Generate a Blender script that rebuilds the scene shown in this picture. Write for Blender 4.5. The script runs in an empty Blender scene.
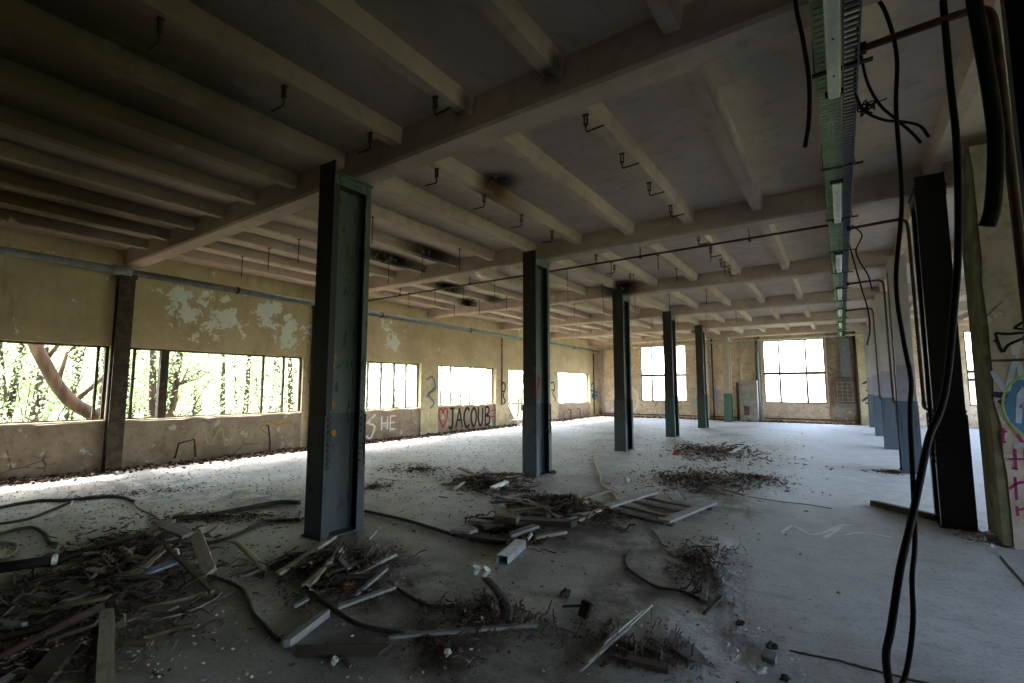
import bpy, bmesh, math, random
import numpy as np
from mathutils import Vector, Matrix, Euler, noise as mnoise
PI = math.pi
SC = bpy.context.scene
COL = SC.collection
R = random.Random

# ------------------------------------------------------------------ colours
def lin(c):
    return c / 12.92 if c <= 0.04045 else ((c + 0.055) / 1.055) ** 2.4
def S(r, g, b):
    return (lin(r / 255), lin(g / 255), lin(b / 255), 1)

# ------------------------------------------------------------------ node helpers
class NT:
    def __init__(s, name):
        s.m = bpy.data.materials.new(name); s.m.use_nodes = True
        s.t = s.m.node_tree; s.t.nodes.clear()
        s.out = s.n('ShaderNodeOutputMaterial')
        s.tc = s.n('ShaderNodeNewGeometry')
        s.pos = s.tc.outputs['Position']
    def n(s, typ, **kw):
        nd = s.t.nodes.new(typ)
        for k, v in kw.items(): setattr(nd, k, v)
        return nd
    def l(s, a, b): s.t.links.new(a, b)
    def noise(s, scale, detail=6, rough=.6, vec=None, dist=0.0):
        nd = s.n('ShaderNodeTexNoise')
        nd.inputs['Scale'].default_value = scale; nd.inputs['Detail'].default_value = detail
        nd.inputs['Roughness'].default_value = rough; nd.inputs['Distortion'].default_value = dist
        s.l(vec or s.pos, nd.inputs['Vector']); return nd.outputs['Fac']
    def scaled(s, sx, sy, sz, vec=None):
        nd = s.n('ShaderNodeMapping'); nd.inputs['Scale'].default_value = (sx, sy, sz)
        s.l(vec or s.pos, nd.inputs['Vector']); return nd.outputs['Vector']
    def ramp(s, fac, a, b, inv=False):
        nd = s.n('ShaderNodeMapRange'); nd.interpolation_type = 'SMOOTHSTEP'
        nd.inputs['From Min'].default_value = a; nd.inputs['From Max'].default_value = b
        nd.inputs['To Min'].default_value = 1 if inv else 0; nd.inputs['To Max'].default_value = 0 if inv else 1
        s.l(fac, nd.inputs['Value']); return nd.outputs['Result']
    def math(s, op, a, b=None):
        nd = s.n('ShaderNodeMath', operation=op)
        for i, v in enumerate((a, b)):
            if v is None: continue
            if isinstance(v, (int, float)): nd.inputs[i].default_value = v
            else: s.l(v, nd.inputs[i])
        return nd.outputs[0]
    def mix(s, fac, a, b):
        nd = s.n('ShaderNodeMix', data_type='RGBA')
        if isinstance(fac, (int, float)): nd.inputs['Factor'].default_value = fac
        else: s.l(fac, nd.inputs['Factor'])
        for v, k in ((a, 6), (b, 7)):
            if isinstance(v, tuple): nd.inputs[k].default_value = v
            else: s.l(v, nd.inputs[k])
        return nd.outputs[2]
    def axis(s, k):
        nd = s.n('ShaderNodeSeparateXYZ'); s.l(s.pos, nd.inputs[0]); return nd.outputs[k]
    def blobs(s, pts):
        """1 inside the given stains (x, y, z, rx, ry, rz), fading at their edge"""
        res = None
        for (x, y, z, rx, ry, rz) in pts:
            sb = s.n('ShaderNodeVectorMath', operation='SUBTRACT'); s.l(s.pos, sb.inputs[0]); sb.inputs[1].default_value = (x, y, z)
            dv = s.n('ShaderNodeVectorMath', operation='DIVIDE'); s.l(sb.outputs[0], dv.inputs[0]); dv.inputs[1].default_value = (rx, ry, rz)
            ln = s.n('ShaderNodeVectorMath', operation='LENGTH'); s.l(dv.outputs[0], ln.inputs[0])
            v = s.ramp(ln.outputs['Value'], .25, 1.0, True)
            res = v if res is None else s.math('MAXIMUM', res, v)
        return res
    def finish(s, col, rough=.9, bump=None, bs=.3, bd=.01, spec=.3, metal=0):
        b = s.n('ShaderNodeBsdfPrincipled')
        if isinstance(col, tuple): b.inputs['Base Color'].default_value = col
        else: s.l(col, b.inputs['Base Color'])
        if isinstance(rough, (int, float)): b.inputs['Roughness'].default_value = rough
        else: s.l(rough, b.inputs['Roughness'])
        b.inputs['Specular IOR Level'].default_value = spec
        b.inputs['Metallic'].default_value = metal
        if bump is not None:
            bp = s.n('ShaderNodeBump'); bp.inputs['Strength'].default_value = bs; bp.inputs['Distance'].default_value = bd
            s.l(bump, bp.inputs['Height']); s.l(bp.outputs[0], b.inputs['Normal'])
        s.l(b.outputs[0], s.out.inputs[0]); return s.m

def simple(name, c1, c2, scale=8, rough=.85, spec=.3, bump=.2, metal=0, lo=.35, hi=.65, stretch=None):
    t = NT(name)
    v = t.scaled(*stretch) if stretch else None
    f = t.noise(scale, vec=v)
    return t.finish(t.mix(t.ramp(f, lo, hi), c1, c2), rough, t.noise(scale * 4, vec=v), bump, .004, spec, metal)

M = {}
def make_materials():
    # concrete floor: swept bluish strip on the right, dusty brown ground on the left
    t = NT('concrete_floor')
    big = t.noise(.45, 5, .6); mid = t.noise(2.3, 8, .65); fine = t.noise(34, 6, .7); grit = t.noise(110, 3, .6)
    clean = t.mix(t.ramp(mid, .3, .7), S(150, 151, 153), S(176, 177, 180))
    dusty = t.mix(t.ramp(mid, .3, .7), S(130, 128, 121), S(164, 161, 153))
    edge = t.math('ADD', t.axis(0), t.math('MULTIPLY', t.math('SUBTRACT', t.noise(1.1, 6, .7), .5), 1.6))
    c = t.mix(t.ramp(edge, -1.25, -.75), dusty, clean)
    dirt = t.math('MULTIPLY', t.ramp(big, .48, .68), t.ramp(edge, -1.0, -1.6))
    c = t.mix(t.math('MULTIPLY', dirt, .6), c, S(92, 88, 78))
    soil = t.blobs([(-9.2, 3.3, 0, 2.6, 1.6, 1), (-3.6, 3.0, 0, 1.6, .9, 1), (-2.3, 4.9, 0, 1.7, .8, 1), (-1.5, 3.7, 0, .5, 1.4, 1), (-2.2, 2.4, 0, 1.6, .7, 1),
                    (-1.6, 7.2, 0, 1.3, 1.2, 1), (-5.0, 6.7, 0, 1.3, .8, 1), (-7.0, 3.9, 0, 2.4, .9, 1)])
    c = t.mix(t.math('MULTIPLY', soil, t.ramp(t.noise(3.2, 7, .7), .32, .62)), c, S(70, 64, 55))
    mott = t.noise(7.5, 8, .75)
    c = t.mix(t.math('MULTIPLY', t.ramp(mott, .5, .68), .38), c, S(96, 94, 88))
    dust = t.blobs([(-.95, 3.9, 0, .3, 1.0, 1), (-.72, 3.2, 0, .3, .6, 1), (-1.15, 5.2, 0, .3, .9, 1)])
    c = t.mix(t.math('MULTIPLY', dust, t.ramp(t.noise(6, 6, .7), .35, .6)), c, S(196, 198, 204))
    c = t.mix(t.math('MULTIPLY', t.ramp(fine, .5, .66), .45), c, S(84, 80, 74))
    c = t.mix(t.math('MULTIPLY', t.ramp(grit, .58, .7), .45), c, S(205, 205, 200))
    seam = t.math('MULTIPLY', t.ramp(t.noise(1.2, 3, .5, t.scaled(1, 6, 1)), .62, .7), .25)
    c = t.mix(seam, c, S(98, 95, 92))
    M['floor'] = t.finish(c, t.mix(t.ramp(mid, .3, .7), (.62,) * 3 + (1,), (.9,) * 3 + (1,)), t.math('ADD', fine, t.math('MULTIPLY', mid, 1.5)), .45, .012, .35)
    # ceiling: yellowed limewash, sooty streaks, flaking
    def ceil(name, a, b, dark):
        t = NT(name)
        f = t.noise(.8, 7, .65); g = t.noise(5.0, 6, .7)
        c = t.mix(t.ramp(f, .3, .7), a, b)
        c = t.mix(t.math('MULTIPLY', t.ramp(g, .5, .72), .45), c, dark)
        damp_shade = t.blobs([(-9.5, 1.2, 4.4, 3.6, 3.6, 1.5), (-5.5, .6, 4.4, 4.2, 3.9, 1.5), (-1.5, .4, 4.4, 3.4, 3.6, 1.5)])  # brown damp stain, widened to paint the gloom of the whole near bay
        c = t.mix(t.math('MULTIPLY', damp_shade, t.ramp(f, .1, .5)), c, S(84, 72, 54))
        peel = t.math('MULTIPLY', t.ramp(t.noise(1.7, 5, .6), .63, .65), t.ramp(t.noise(.5, 2, .5), .5, .6))
        c = t.mix(t.math('MULTIPLY', peel, .7), c, S(168, 168, 166))
        strip = t.math('MULTIPLY', t.ramp(t.noise(2.2, 6, .7, t.scaled(2.5, .7, 1)), .56, .6), t.blobs([(-9.8, 1.2, 4.4, 2.6, 2.6, 1.2), (-9.5, 9, 4.4, 2.6, 2.0, 1.2), (-10.5, 17, 4.4, 2.0, 7.0, 1.2)]))
        c = t.mix(t.math('MULTIPLY', strip, .6), c, S(150, 132, 112))
        soot = t.blobs([(-3.74, 5.05, 4.35, .5, .45, .4), (-6.85, 6.9, 4.33, .5, 1.2, .3), (-7.8, 6.7, 4.33, .5, 1.3, .3), (-8.6, 9.6, 4.33, .4, 1.0, .3), (-5.5, 23.9, 4.35, .8, .9, .5), (-4.8, 12.0, 4.3, .9, .6, .4), (-9.4, 11.6, 4.3, 1.6, .6, .35), (-1.9, 3.3, 4.3, .22, .2, .2), (-2.9, 3.3, 4.3, .22, .2, .2)])
        c = t.mix(t.math('MULTIPLY', soot, t.ramp(t.noise(6, 5, .7), .2, .5)), c, S(30, 22, 14))
        rust = t.blobs([(-3.9, 5.3, 4.25, .4, .8, .3)])
        c = t.mix(t.math('MULTIPLY', rust, .6), c, S(120, 84, 44))
        return t.finish(c, .95, t.math('ADD', g, f), .35, .01, .15)
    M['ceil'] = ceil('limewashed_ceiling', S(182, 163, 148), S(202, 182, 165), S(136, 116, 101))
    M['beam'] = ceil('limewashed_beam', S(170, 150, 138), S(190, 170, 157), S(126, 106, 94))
    # left wall upper: yellow olive paint peeling to pale blue-white plaster
    t = NT('olive_wall_paint')
    f = t.noise(1.0, 6, .6); g = t.noise(9, 6, .7)
    c = t.mix(t.ramp(f, .3, .7), S(176, 160, 130), S(198, 180, 148))
    c = t.mix(t.math('MULTIPLY', t.ramp(g, .5, .75), .3), c, S(104, 96, 72))
    reg = t.blobs([(-11.95, 5.1, 3.25, 1, 1.7, .95), (-11.95, 4.4, 3.7, 1, .7, .4), (-11.95, 6.6, 3.45, 1, 1.2, .6), (-11.95, 7.1, 3.0, 1, .8, .6), (-11.95, 10.6, 3.1, 1, .5, .6), (-11.95, 10.4, 3.6, 1, .7, .3)])
    pl = t.ramp(t.math('ADD', t.math('MULTIPLY', reg, .17), t.noise(3.2, 8, .66)), .655, .668)
    c = t.mix(pl, c, S(216, 222, 216))
    pl2 = t.ramp(t.noise(3.5, 6, .6), .69, .71)
    c = t.mix(t.math('MULTIPLY', pl2, .7), c, S(176, 178, 170))
    streak = t.ramp(t.noise(2.0, 5, .6, t.scaled(1, 3.5, .4)), .55, .75)
    c = t.mix(t.math('MULTIPLY', streak, .3), c, S(96, 84, 58))
    M['wall'] = t.finish(c, .93, t.math('ADD', g, t.math('MULTIPLY', pl, -1.2)), .3, .01, .2)
    # parapet / back wall plaster: dirty pinkish brown
    def plaster(name, a, b, d, w, bump=.5):
        t = NT(name)
        f = t.noise(1.6, 7, .65); g = t.noise(7, 7, .7)
        c = t.mix(t.ramp(f, .32, .68), a, b)
        c = t.mix(t.math('MULTIPLY', t.ramp(g, .48, .7), .55), c, d)
        low = t.math('MULTIPLY', t.ramp(t.axis(2), .75, .1), t.ramp(t.noise(2.2, 5, .6), .35, .6))
        c = t.mix(t.math('MULTIPLY', low, .55), c, d)
        p = t.ramp(t.noise(3.1, 6, .6), .62, .64)
        c = t.mix(t.math('MULTIPLY', p, .8), c, w)
        cr = t.n('ShaderNodeTexVoronoi', feature='DISTANCE_TO_EDGE'); cr.inputs['Scale'].default_value = 1.3; t.l(t.pos, cr.inputs['Vector'])
        ck = t.math('MULTIPLY', t.ramp(cr.outputs['Distance'], .0, .02, True), t.ramp(f, .54, .62))
        c = t.mix(t.math('MULTIPLY', ck, .8), c, S(48, 40, 32))
        return t.finish(c, .93, t.math('ADD', g, t.math('MULTIPLY', p, .8)), bump, .015, .2)
    M['parapet'] = plaster('parapet_plaster', S(134, 118, 100), S(156, 140, 122), S(92, 76, 60), S(176, 172, 164))
    M['back'] = plaster('back_wall_plaster', S(186, 164, 144), S(212, 192, 170), S(116, 94, 76), S(206, 202, 196))
    M['pier'] = plaster('pier_plaster', S(178, 164, 130), S(198, 182, 148), S(122, 106, 80), S(196, 190, 176))
    M['gwall'] = plaster('partition_plaster', S(158, 146, 132), S(178, 164, 150), S(122, 104, 90), S(190, 188, 188))
    M['outer'] = plaster('outer_render', S(170, 160, 145), S(190, 180, 165), S(140, 128, 110), S(200, 196, 188))
    M['olive'] = simple('mossy_olive_edge', S(88, 84, 62), S(116, 109, 84), 5, .9, .2, .4)
    # painted steel columns: dado band by height
    def steel(name, up, mid, low, zs, flake, amount=.57):
        t = NT(name)
        z = t.math('ADD', t.axis(2), t.math('MULTIPLY', t.math('SUBTRACT', t.noise(9, 3, .5), .5), .02))
        c = t.mix(t.ramp(z, zs[1] - .01, zs[1] + .01), mid, up)
        c = t.mix(t.ramp(z, zs[0] - .01, zs[0] + .01), low, c)
        v = t.scaled(1, 1, .35)
        c = t.mix(t.math('MULTIPLY', t.ramp(t.noise(4, 6, .7, v), .4, .75), .45), c, tuple(x * .45 for x in up[:3]) + (1,))
        fl = t.ramp(t.noise(13, 8, .72, v), amount, amount + .04)
        c = t.mix(fl, c, flake)
        ru = t.ramp(t.noise(2.2, 4, .6), .64, .7)
        c = t.mix(t.math('MULTIPLY', ru, .45), c, S(112, 74, 40))
        return t.finish(c, .62, t.math('ADD', t.noise(30, 5, .7), fl), .35, .004, .4)
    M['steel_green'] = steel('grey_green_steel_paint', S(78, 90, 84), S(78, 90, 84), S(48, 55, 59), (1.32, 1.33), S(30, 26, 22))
    M['steel_brown'] = steel('brown_steel_paint', S(104, 94, 78), S(104, 94, 78), S(40, 62, 56), (1.36, 1.37), S(50, 40, 30))
    M['steel_white'] = steel('whitewashed_steel_paint', S(146, 137, 137), S(120, 118, 126), S(54, 70, 82), (1.36, 2.05), S(120, 108, 98), .68)
    M['steel_pale'] = steel('pale_green_foot_paint', S(176, 162, 142), S(176, 162, 142), S(62, 92, 80), (1.36, 1.37), S(120, 100, 80), .66)
    M['steel_black'] = steel('tarred_steel_paint', S(42, 38, 34), S(42, 38, 34), S(22, 24, 26), (1.36, 1.37), S(24, 20, 16), .66)
    M['front_shade'] = steel('shade_dark_steel_paint', S(42, 37, 33), S(42, 37, 33), S(24, 27, 31), (1.32, 1.33), S(22, 18, 15), .66)  # rust-dark steel with the shade of the unlit front put into its colour
    M['frame'] = simple('dark_window_steel', S(52, 44, 36), S(78, 66, 52), 9, .8)
    M['frame_light'] = simple('pale_window_steel', S(150, 142, 122), S(110, 98, 80), 9, .8)
    M['pipe'] = simple('grey_pipe_paint', S(96, 104, 106), S(120, 126, 126), 6, .6, .4)
    M['whitepipe'] = simple('white_pipe_paint', S(190, 186, 176), S(166, 158, 144), 6, .7)
    M['darkpipe'] = simple('rusty_conduit', S(58, 40, 32), S(84, 58, 44), 12, .75, .3)
    M['iron'] = simple('black_iron', S(34, 28, 24), S(54, 42, 34), 20, .8)
    M['rubber'] = simple('black_rubber', S(16, 15, 14), S(27, 25, 24), 14, .8, .2)
    M['dustcable'] = simple('dusty_cable', S(42, 38, 32), S(62, 57, 48), 10, .9)
    M['greycable'] = simple('grey_cable', S(118, 114, 98), S(140, 134, 116), 12, .9)
    M['palecable'] = simple('pale_cable', S(176, 166, 130), S(150, 140, 108), 12, .85)
    M['traygreen'] = simple('green_tray_paint', S(134, 160, 116), S(112, 136, 98), 6, .6, .4)
    M['traydark'] = simple('galvanised_tray', S(72, 82, 88), S(96, 106, 112), 9, .55, .5, metal=.3)
    M['batten'] = simple('cream_enamel', S(196, 204, 186), S(170, 178, 160), 5, .35, .5, .05)
    M['tube'] = simple('frosted_lamp_glass', S(232, 236, 226), S(220, 226, 214), 5, .2, .6, .02)
    def wood(name, a, b, d):
        t = NT(name)
        oc = t.n('ShaderNodeTexCoord').outputs['Object']
        v = t.n('ShaderNodeMapping'); v.inputs['Scale'].default_value = (1.2, 22, 22); t.l(oc, v.inputs['Vector'])
        f = t.noise(2.0, 6, .65, v.outputs[0]); g = t.noise(5, 4, .6, oc)
        c = t.mix(t.ramp(f, .3, .7), a, b)
        c = t.mix(t.math('MULTIPLY', t.ramp(g, .5, .75), .6), c, d)
        return t.finish(c, .88, f, .3, .004, .25)
    M['wood_pale'] = wood('pale_weathered_wood', S(132, 124, 108), S(160, 150, 130), S(88, 78, 64))
    M['wood_grey'] = wood('grey_weathered_wood', S(108, 106, 104), S(136, 134, 132), S(72, 66, 60))
    M['wood_brown'] = wood('brown_weathered_wood', S(88, 74, 60), S(110, 94, 78), S(56, 44, 34))
    M['wood_dark'] = wood('dark_weathered_wood', S(56, 46, 38), S(74, 62, 52), S(36, 28, 22))
    M['wood_blue'] = wood('chipped_blue_white_board', S(136, 148, 172), S(178, 184, 196), S(70, 72, 84))
    M['wood_olive'] = wood('olive_strip', S(116, 108, 82), S(138, 130, 102), S(84, 78, 58))
    M['galv'] = simple('dull_galvanised_sheet', S(148, 152, 160), S(122, 126, 134), 8, .5, .5, .1, .2)
    M['plastic'] = simple('white_plastic', S(206, 206, 204), S(184, 182, 176), 9, .5, .4, .05)
    M['plaster_bit'] = simple('broken_plaster', S(170, 168, 162), S(134, 130, 122), 14, .95)
    M['shard'] = simple('grey_fibre_board', S(104, 102, 104), S(124, 122, 124), 7, .9)
    M['rust'] = simple('rust_red_pipe', S(58, 36, 29), S(46, 31, 26), 10, .85)
    M['rustclump'] = simple('rust_clump', S(70, 46, 32), S(42, 30, 24), 18, .95)
    M['red'] = simple('red_plastic', S(150, 44, 38), S(124, 38, 34), 9, .6)
    M['cabinet'] = simple('grey_cabinet_paint', S(150, 142, 132), S(128, 120, 110), 4, .7)
    M['cabinetdark'] = simple('dark_cabinet_inside', S(70, 58, 48), S(94, 78, 64), 6, .85)
    M['rustdoor'] = simple('rusted_switch_box', S(104, 86, 72), S(74, 58, 48), 7, .8)
    # litter: colour jumps from chip to chip
    def litter(name, cols, scale):
        t = NT(name)
        w = t.n('ShaderNodeTexVoronoi'); w.inputs['Scale'].default_value = scale; t.l(t.pos, w.inputs['Vector'])
        sp = t.n('ShaderNodeSeparateColor'); t.l(w.outputs['Color'], sp.inputs[0])
        cr = t.n('ShaderNodeValToRGB'); cr.color_ramp.interpolation = 'CONSTANT'
        e = cr.color_ramp.elements
        while len(e) < len(cols): e.new(.5)
        for i, c in enumerate(cols): e[i].position = i / len(cols); e[i].color = c
        t.l(sp.outputs[0], cr.inputs[0])
        return t.finish(cr.outputs[0], .92, None, spec=.2)
    M['litter'] = litter('brown_litter', [S(62, 46, 36), S(84, 60, 46), S(46, 36, 30), S(72, 52, 44), S(112, 96, 80), S(54, 42, 36), S(92, 62, 48), S(150, 140, 128)], 16)
    M['litter_pale'] = litter('pale_rubble', [S(196, 196, 198), S(168, 166, 164), S(214, 214, 218), S(140, 134, 126), S(186, 184, 182)], 20)
    M['gravel'] = litter('grit', [S(130, 128, 122), S(106, 100, 92), S(176, 174, 168), S(114, 108, 100), S(88, 80, 72)], 14)
    # outside
    M['bark'] = simple('grey_brown_bark', S(48, 38, 30), S(72, 58, 45), 7, .95, .1, .6, stretch=(1, 1, .25))
    def leaf(name, a, b):
        t = NT(name)
        c = t.mix(t.ramp(t.noise(1.4, 4, .6), .35, .65), a, b)
        d = t.n('ShaderNodeBsdfDiffuse'); tr = t.n('ShaderNodeBsdfTranslucent'); mx = t.n('ShaderNodeMixShader'); mx.inputs[0].default_value = .45
        t.l(c, d.inputs[0]); t.l(c, tr.inputs[0]); t.l(d.outputs[0], mx.inputs[1]); t.l(tr.outputs[0], mx.inputs[2]); t.l(mx.outputs[0], t.out.inputs[0])
        return t.m
    M['leaf'] = leaf('spring_leaf', S(124, 146, 100), S(156, 174, 130))
    M['leaf2'] = leaf('yellow_green_leaf', S(150, 166, 118), S(180, 192, 148))
    t = NT('woodland_ground')
    M['ground'] = t.finish(t.mix(t.ramp(t.noise(.8, 6, .65), .4, .6), S(92, 84, 62), S(104, 120, 66)), .95, t.noise(6, 5, .6), .5, .05, .1)
    t = NT('grimy_glass')
    tp = t.n('ShaderNodeBsdfTransparent'); tl = t.n('ShaderNodeBsdfTranslucent'); gl = t.n('ShaderNodeBsdfGlossy'); m1 = t.n('ShaderNodeMixShader'); m2 = t.n('ShaderNodeMixShader')
    gl.inputs['Roughness'].default_value = .1; tl.inputs[0].default_value = S(226, 230, 222)
    t.l(t.math('MULTIPLY', t.ramp(t.noise(3, 5, .6), .3, .8), .3), m1.inputs[0]); t.l(tp.outputs[0], m1.inputs[1]); t.l(tl.outputs[0], m1.inputs[2])
    m2.inputs[0].default_value = .05; t.l(m1.outputs[0], m2.inputs[1]); t.l(gl.outputs[0], m2.inputs[2]); t.l(m2.outputs[0], t.out.inputs[0])
    M['glass'] = t.m
    for k, c in dict(p_black=(24, 22, 24), p_white=(208, 206, 200), p_red=(150, 40, 44), p_cyan=(74, 120, 156), p_blue=(118, 132, 128), p_lilac=(168, 176, 196), p_mag=(140, 44, 98), p_violet=(54, 44, 74), p_green=(146, 168, 110), p_chalk=(206, 212, 210), p_yellow=(150, 128, 60)).items():
        cc = S(*c); M[k] = simple('spray_' + k[2:], cc, tuple(x * .78 for x in cc[:3]) + (1,), 8, .8, .25, .05)
make_materials()

# ------------------------------------------------------------------ mesh builder
class MB:
    def __init__(s): s.v = []; s.f = []
    def box(s, lo, hi):
        x0, y0, z0 = lo; x1, y1, z1 = hi; b = len(s.v)
        s.v += [(x0, y0, z0), (x1, y0, z0), (x1, y1, z0), (x0, y1, z0), (x0, y0, z1), (x1, y0, z1), (x1, y1, z1), (x0, y1, z1)]
        s.f += [tuple(b + i for i in q) for q in ((0, 3, 2, 1), (4, 5, 6, 7), (0, 1, 5, 4), (1, 2, 6, 5), (2, 3, 7, 6), (3, 0, 4, 7))]
        return s
    def mbox(s, mat, sx, sy, sz):
        b = len(s.v)
        for z in (-.5, .5):
            for x, y in ((-.5, -.5), (.5, -.5), (.5, .5), (-.5, .5)): s.v.append(tuple(mat @ Vector((x * sx, y * sy, z * sz))))
        s.f += [tuple(b + i for i in q) for q in ((0, 3, 2, 1), (4, 5, 6, 7), (0, 1, 5, 4), (1, 2, 6, 5), (2, 3, 7, 6), (3, 0, 4, 7))]
        return s
    def prism(s, poly, a, b):
        """poly (list of 3-D points) swept by the vector from a to b"""
        n = len(poly); o = len(s.v); d = Vector(b) - Vector(a)
        s.v += [tuple(Vector(p)) for p in poly] + [tuple(Vector(p) + d) for p in poly]
        s.f.append(tuple(o + i for i in reversed(range(n)))); s.f.append(tuple(o + n + i for i in range(n)))
        for i in range(n):
            j = (i + 1) % n; s.f.append((o + i, o + j, o + n + j, o + n + i))
        return s
    def tube(s, pts, r, n=8, flat=1.0):
        pts = [Vector(p) for p in pts]; m = len(pts); o = len(s.v)
        rs = r if isinstance(r, (list, tuple)) else [r] * m
        up = None
        for i, p in enumerate(pts):
            t = (pts[min(i + 1, m - 1)] - pts[max(i - 1, 0)]).normalized()
            if up is None:
                up = Vector((0, 0, 1)) if abs(t.z) < .9 else Vector((0, 1, 0))
            x = t.cross(up)
            if x.length < 1e-4: x = t.orthogonal()
            x.normalize(); up = x.cross(t).normalized()
            for k in range(n):
                a = 2 * PI * k / n
                s.v.append(tuple(p + x * math.cos(a) * rs[i] + up * math.sin(a) * rs[i] * flat))
        for i in range(m - 1):
            for k in range(n):
                k2 = (k + 1) % n
                s.f.append((o + i * n + k, o + i * n + k2, o + (i + 1) * n + k2, o + (i + 1) * n + k))
        s.f.append(tuple(o + k for k in reversed(range(n)))); s.f.append(tuple(o + (m - 1) * n + k for k in range(n)))
        return s
    def dome(s, c, ax, r):
        c = Vector(c); ax = Vector(ax).normalized(); u = ax.orthogonal().normalized(); w = ax.cross(u); o = len(s.v)
        for (rr, h) in ((r, 0), (r * .75, r * .5)):
            for k in range(6):
                a = k * PI / 3; s.v.append(tuple(c + (u * math.cos(a) + w * math.sin(a)) * rr + ax * h))
        s.v.append(tuple(c + ax * r * .75))
        for k in range(6):
            k2 = (k + 1) % 6
            s.f.append((o + k, o + k2, o + 6 + k2, o + 6 + k)); s.f.append((o + 6 + k, o + 6 + k2, o + 12))
        return s
    def quad(s, a, b, c, d):
        o = len(s.v); s.v += [tuple(a), tuple(b), tuple(c), tuple(d)]; s.f.append((o, o + 1, o + 2, o + 3)); return s
    def ribbon(s, pts, w, nrm, th=.004):
        """a painted stroke: a thin band lying on the surface with the normal nrm"""
        pts = [Vector(p) for p in pts]; nrm = Vector(nrm); m = len(pts); o = len(s.v)
        for i, p in enumerate(pts):
            t = (pts[min(i + 1, m - 1)] - pts[max(i - 1, 0)]).normalized(); x = t.cross(nrm).normalized()
            ww = w * (1 if 0 < i < m - 1 else .8)
            for q in (p - x * ww / 2, p + x * ww / 2): s.v.append(tuple(q + nrm * th))
            for q in (p - x * ww / 2, p + x * ww / 2): s.v.append(tuple(q))
        for i in range(m - 1):
            a = o + i * 4; b = a + 4
            s.f += [(a, a + 1, b + 1, b), (a + 2, a, b, b + 2), (a + 1, a + 3, b + 3, b + 1)]
        return s
    def mesh(s, name, mat, smooth=False, bevel=0):
        me = bpy.data.meshes.new(name); me.from_pydata(s.v, [], s.f)
        bm = bmesh.new(); bm.from_mesh(me); bmesh.ops.recalc_face_normals(bm, faces=bm.faces)
        if bevel: bmesh.ops.bevel(bm, geom=list(bm.edges), offset=bevel, segments=2, profile=.6, affect='EDGES', clamp_overlap=True)
        bm.to_mesh(me); bm.free()
        me.materials.append(mat)
        if smooth:
            for p in me.polygons: p.use_smooth = True
        return me
    def obj(s, name, mat, parent=None, loc=(0, 0, 0), smooth=False, bevel=0, rot=None):
        o = bpy.data.objects.new(name, s.mesh(name, mat, smooth, bevel)); COL.objects.link(o)
        o.location = loc
        if rot: o.rotation_euler = rot
        if parent: o.parent = parent
        return o

def tag(o, label, cat=None, group=None, kind=None):
    o['label'] = label
    if cat: o['category'] = cat
    if group: o['group'] = group
    if kind: o['kind'] = kind
    return o
def thing(name, label, cat, loc=(0, 0, 0), group=None, rz=0, kind=None):
    o = bpy.data.objects.new(name, None); COL.objects.link(o); o.location = loc; o.rotation_euler = (0, 0, rz); o.empty_display_size = .1
    return tag(o, label, cat, group, kind)
def dup(root, loc, rz=None, label=None, group=None):
    r = root.copy(); COL.objects.link(r); r.location = loc
    if rz is not None: r.rotation_euler = (0, 0, rz)
    if label: r['label'] = label
    if group: r['group'] = group
    for ch in root.children:
        c = ch.copy(); COL.objects.link(c); c.parent = r
        for g in ch.children:
            d = g.copy(); COL.objects.link(d); d.parent = c
    return r
def smooth_path(pts, k=6):
    """Catmull-Rom through the points"""
    P = [Vector(p) for p in pts]
    if len(P) < 3: return P
    P = [P[0] * 2 - P[1]] + P + [P[-1] * 2 - P[-2]]; out = []
    for i in range(1, len(P) - 2):
        a, b, c, d = P[i - 1:i + 3]
        for j in range(k):
            t = j / k
            out.append(.5 * ((2 * b) + (c - a) * t + (2 * a - 5 * b + 4 * c - d) * t * t + (3 * b - a - 3 * c + d) * t ** 3))
    out.append(P[-2]); return out

# ------------------------------------------------------------------ dimensions
XL, XR, YB, YN = -11.95, 8.2, 26.5, -1.6
BAY, Y0 = 4.354, 3.45           # column centres along the hall
SOFF, JSOFF, SLAB = 4.075, 4.23, 4.40
CX = {'left': -4.776, 'right': 1.016}

# ------------------------------------------------------------------ floor, ceiling
fm = MB()
fm.box((XL - .3, YN - .3, -.3), (XR + .3, YB + .3, 0))
floor = fm.obj('floor', M['floor']); tag(floor, 'dusty concrete floor of the empty hall, swept pale along the right', 'floor', kind='structure')
jt = MB(); rr = R(3)
pts = smooth_path([(-0.353,3.525,0.000),(-0.249,3.542,0.000),(-0.124,3.563,0.000),(0.005,3.565,0.000),(0.132,3.558,0.000),(0.305,3.576,0.000),(0.503,3.578,0.000)], 4)
jt.ribbon([p + Vector((rr.uniform(-.006, .006), rr.uniform(-.006, .006), 0)) for p in pts], .022, (0, 0, 1), .003)
pts = smooth_path([(1.159,6.588,0.000),(1.149,6.266,0.000),(1.147,5.956,0.000),(1.134,5.580,0.000)], 4)
jt.ribbon(pts, .018, (0, 0, 1), .003)
tag(jt.obj('floor_crack', M['rustclump'], floor), 'dark crack running along the concrete floor')
ck = MB()
for s_ in ([(-0.641,6.246,0.000),(-0.573,6.623,0.000),(-0.454,6.465,0.000),(-0.363,6.348,0.000),(-0.239,6.567,0.000),(-0.111,6.940,0.000),(0.006,7.070,0.000)], [(-0.251,6.296,0.000),(-0.165,6.617,0.000),(-0.101,6.897,0.000)], [(-0.055,6.559,0.000),(0.074,6.736,0.000),(0.216,6.745,0.000),(0.361,6.716,0.000)]):
    ck.ribbon(smooth_path(s_, 5), .045, (0, 0, 1), .003)
tag(ck.obj('chalk_mark', M['p_chalk'], floor), 'pale paint squiggle on the floor')

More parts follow.
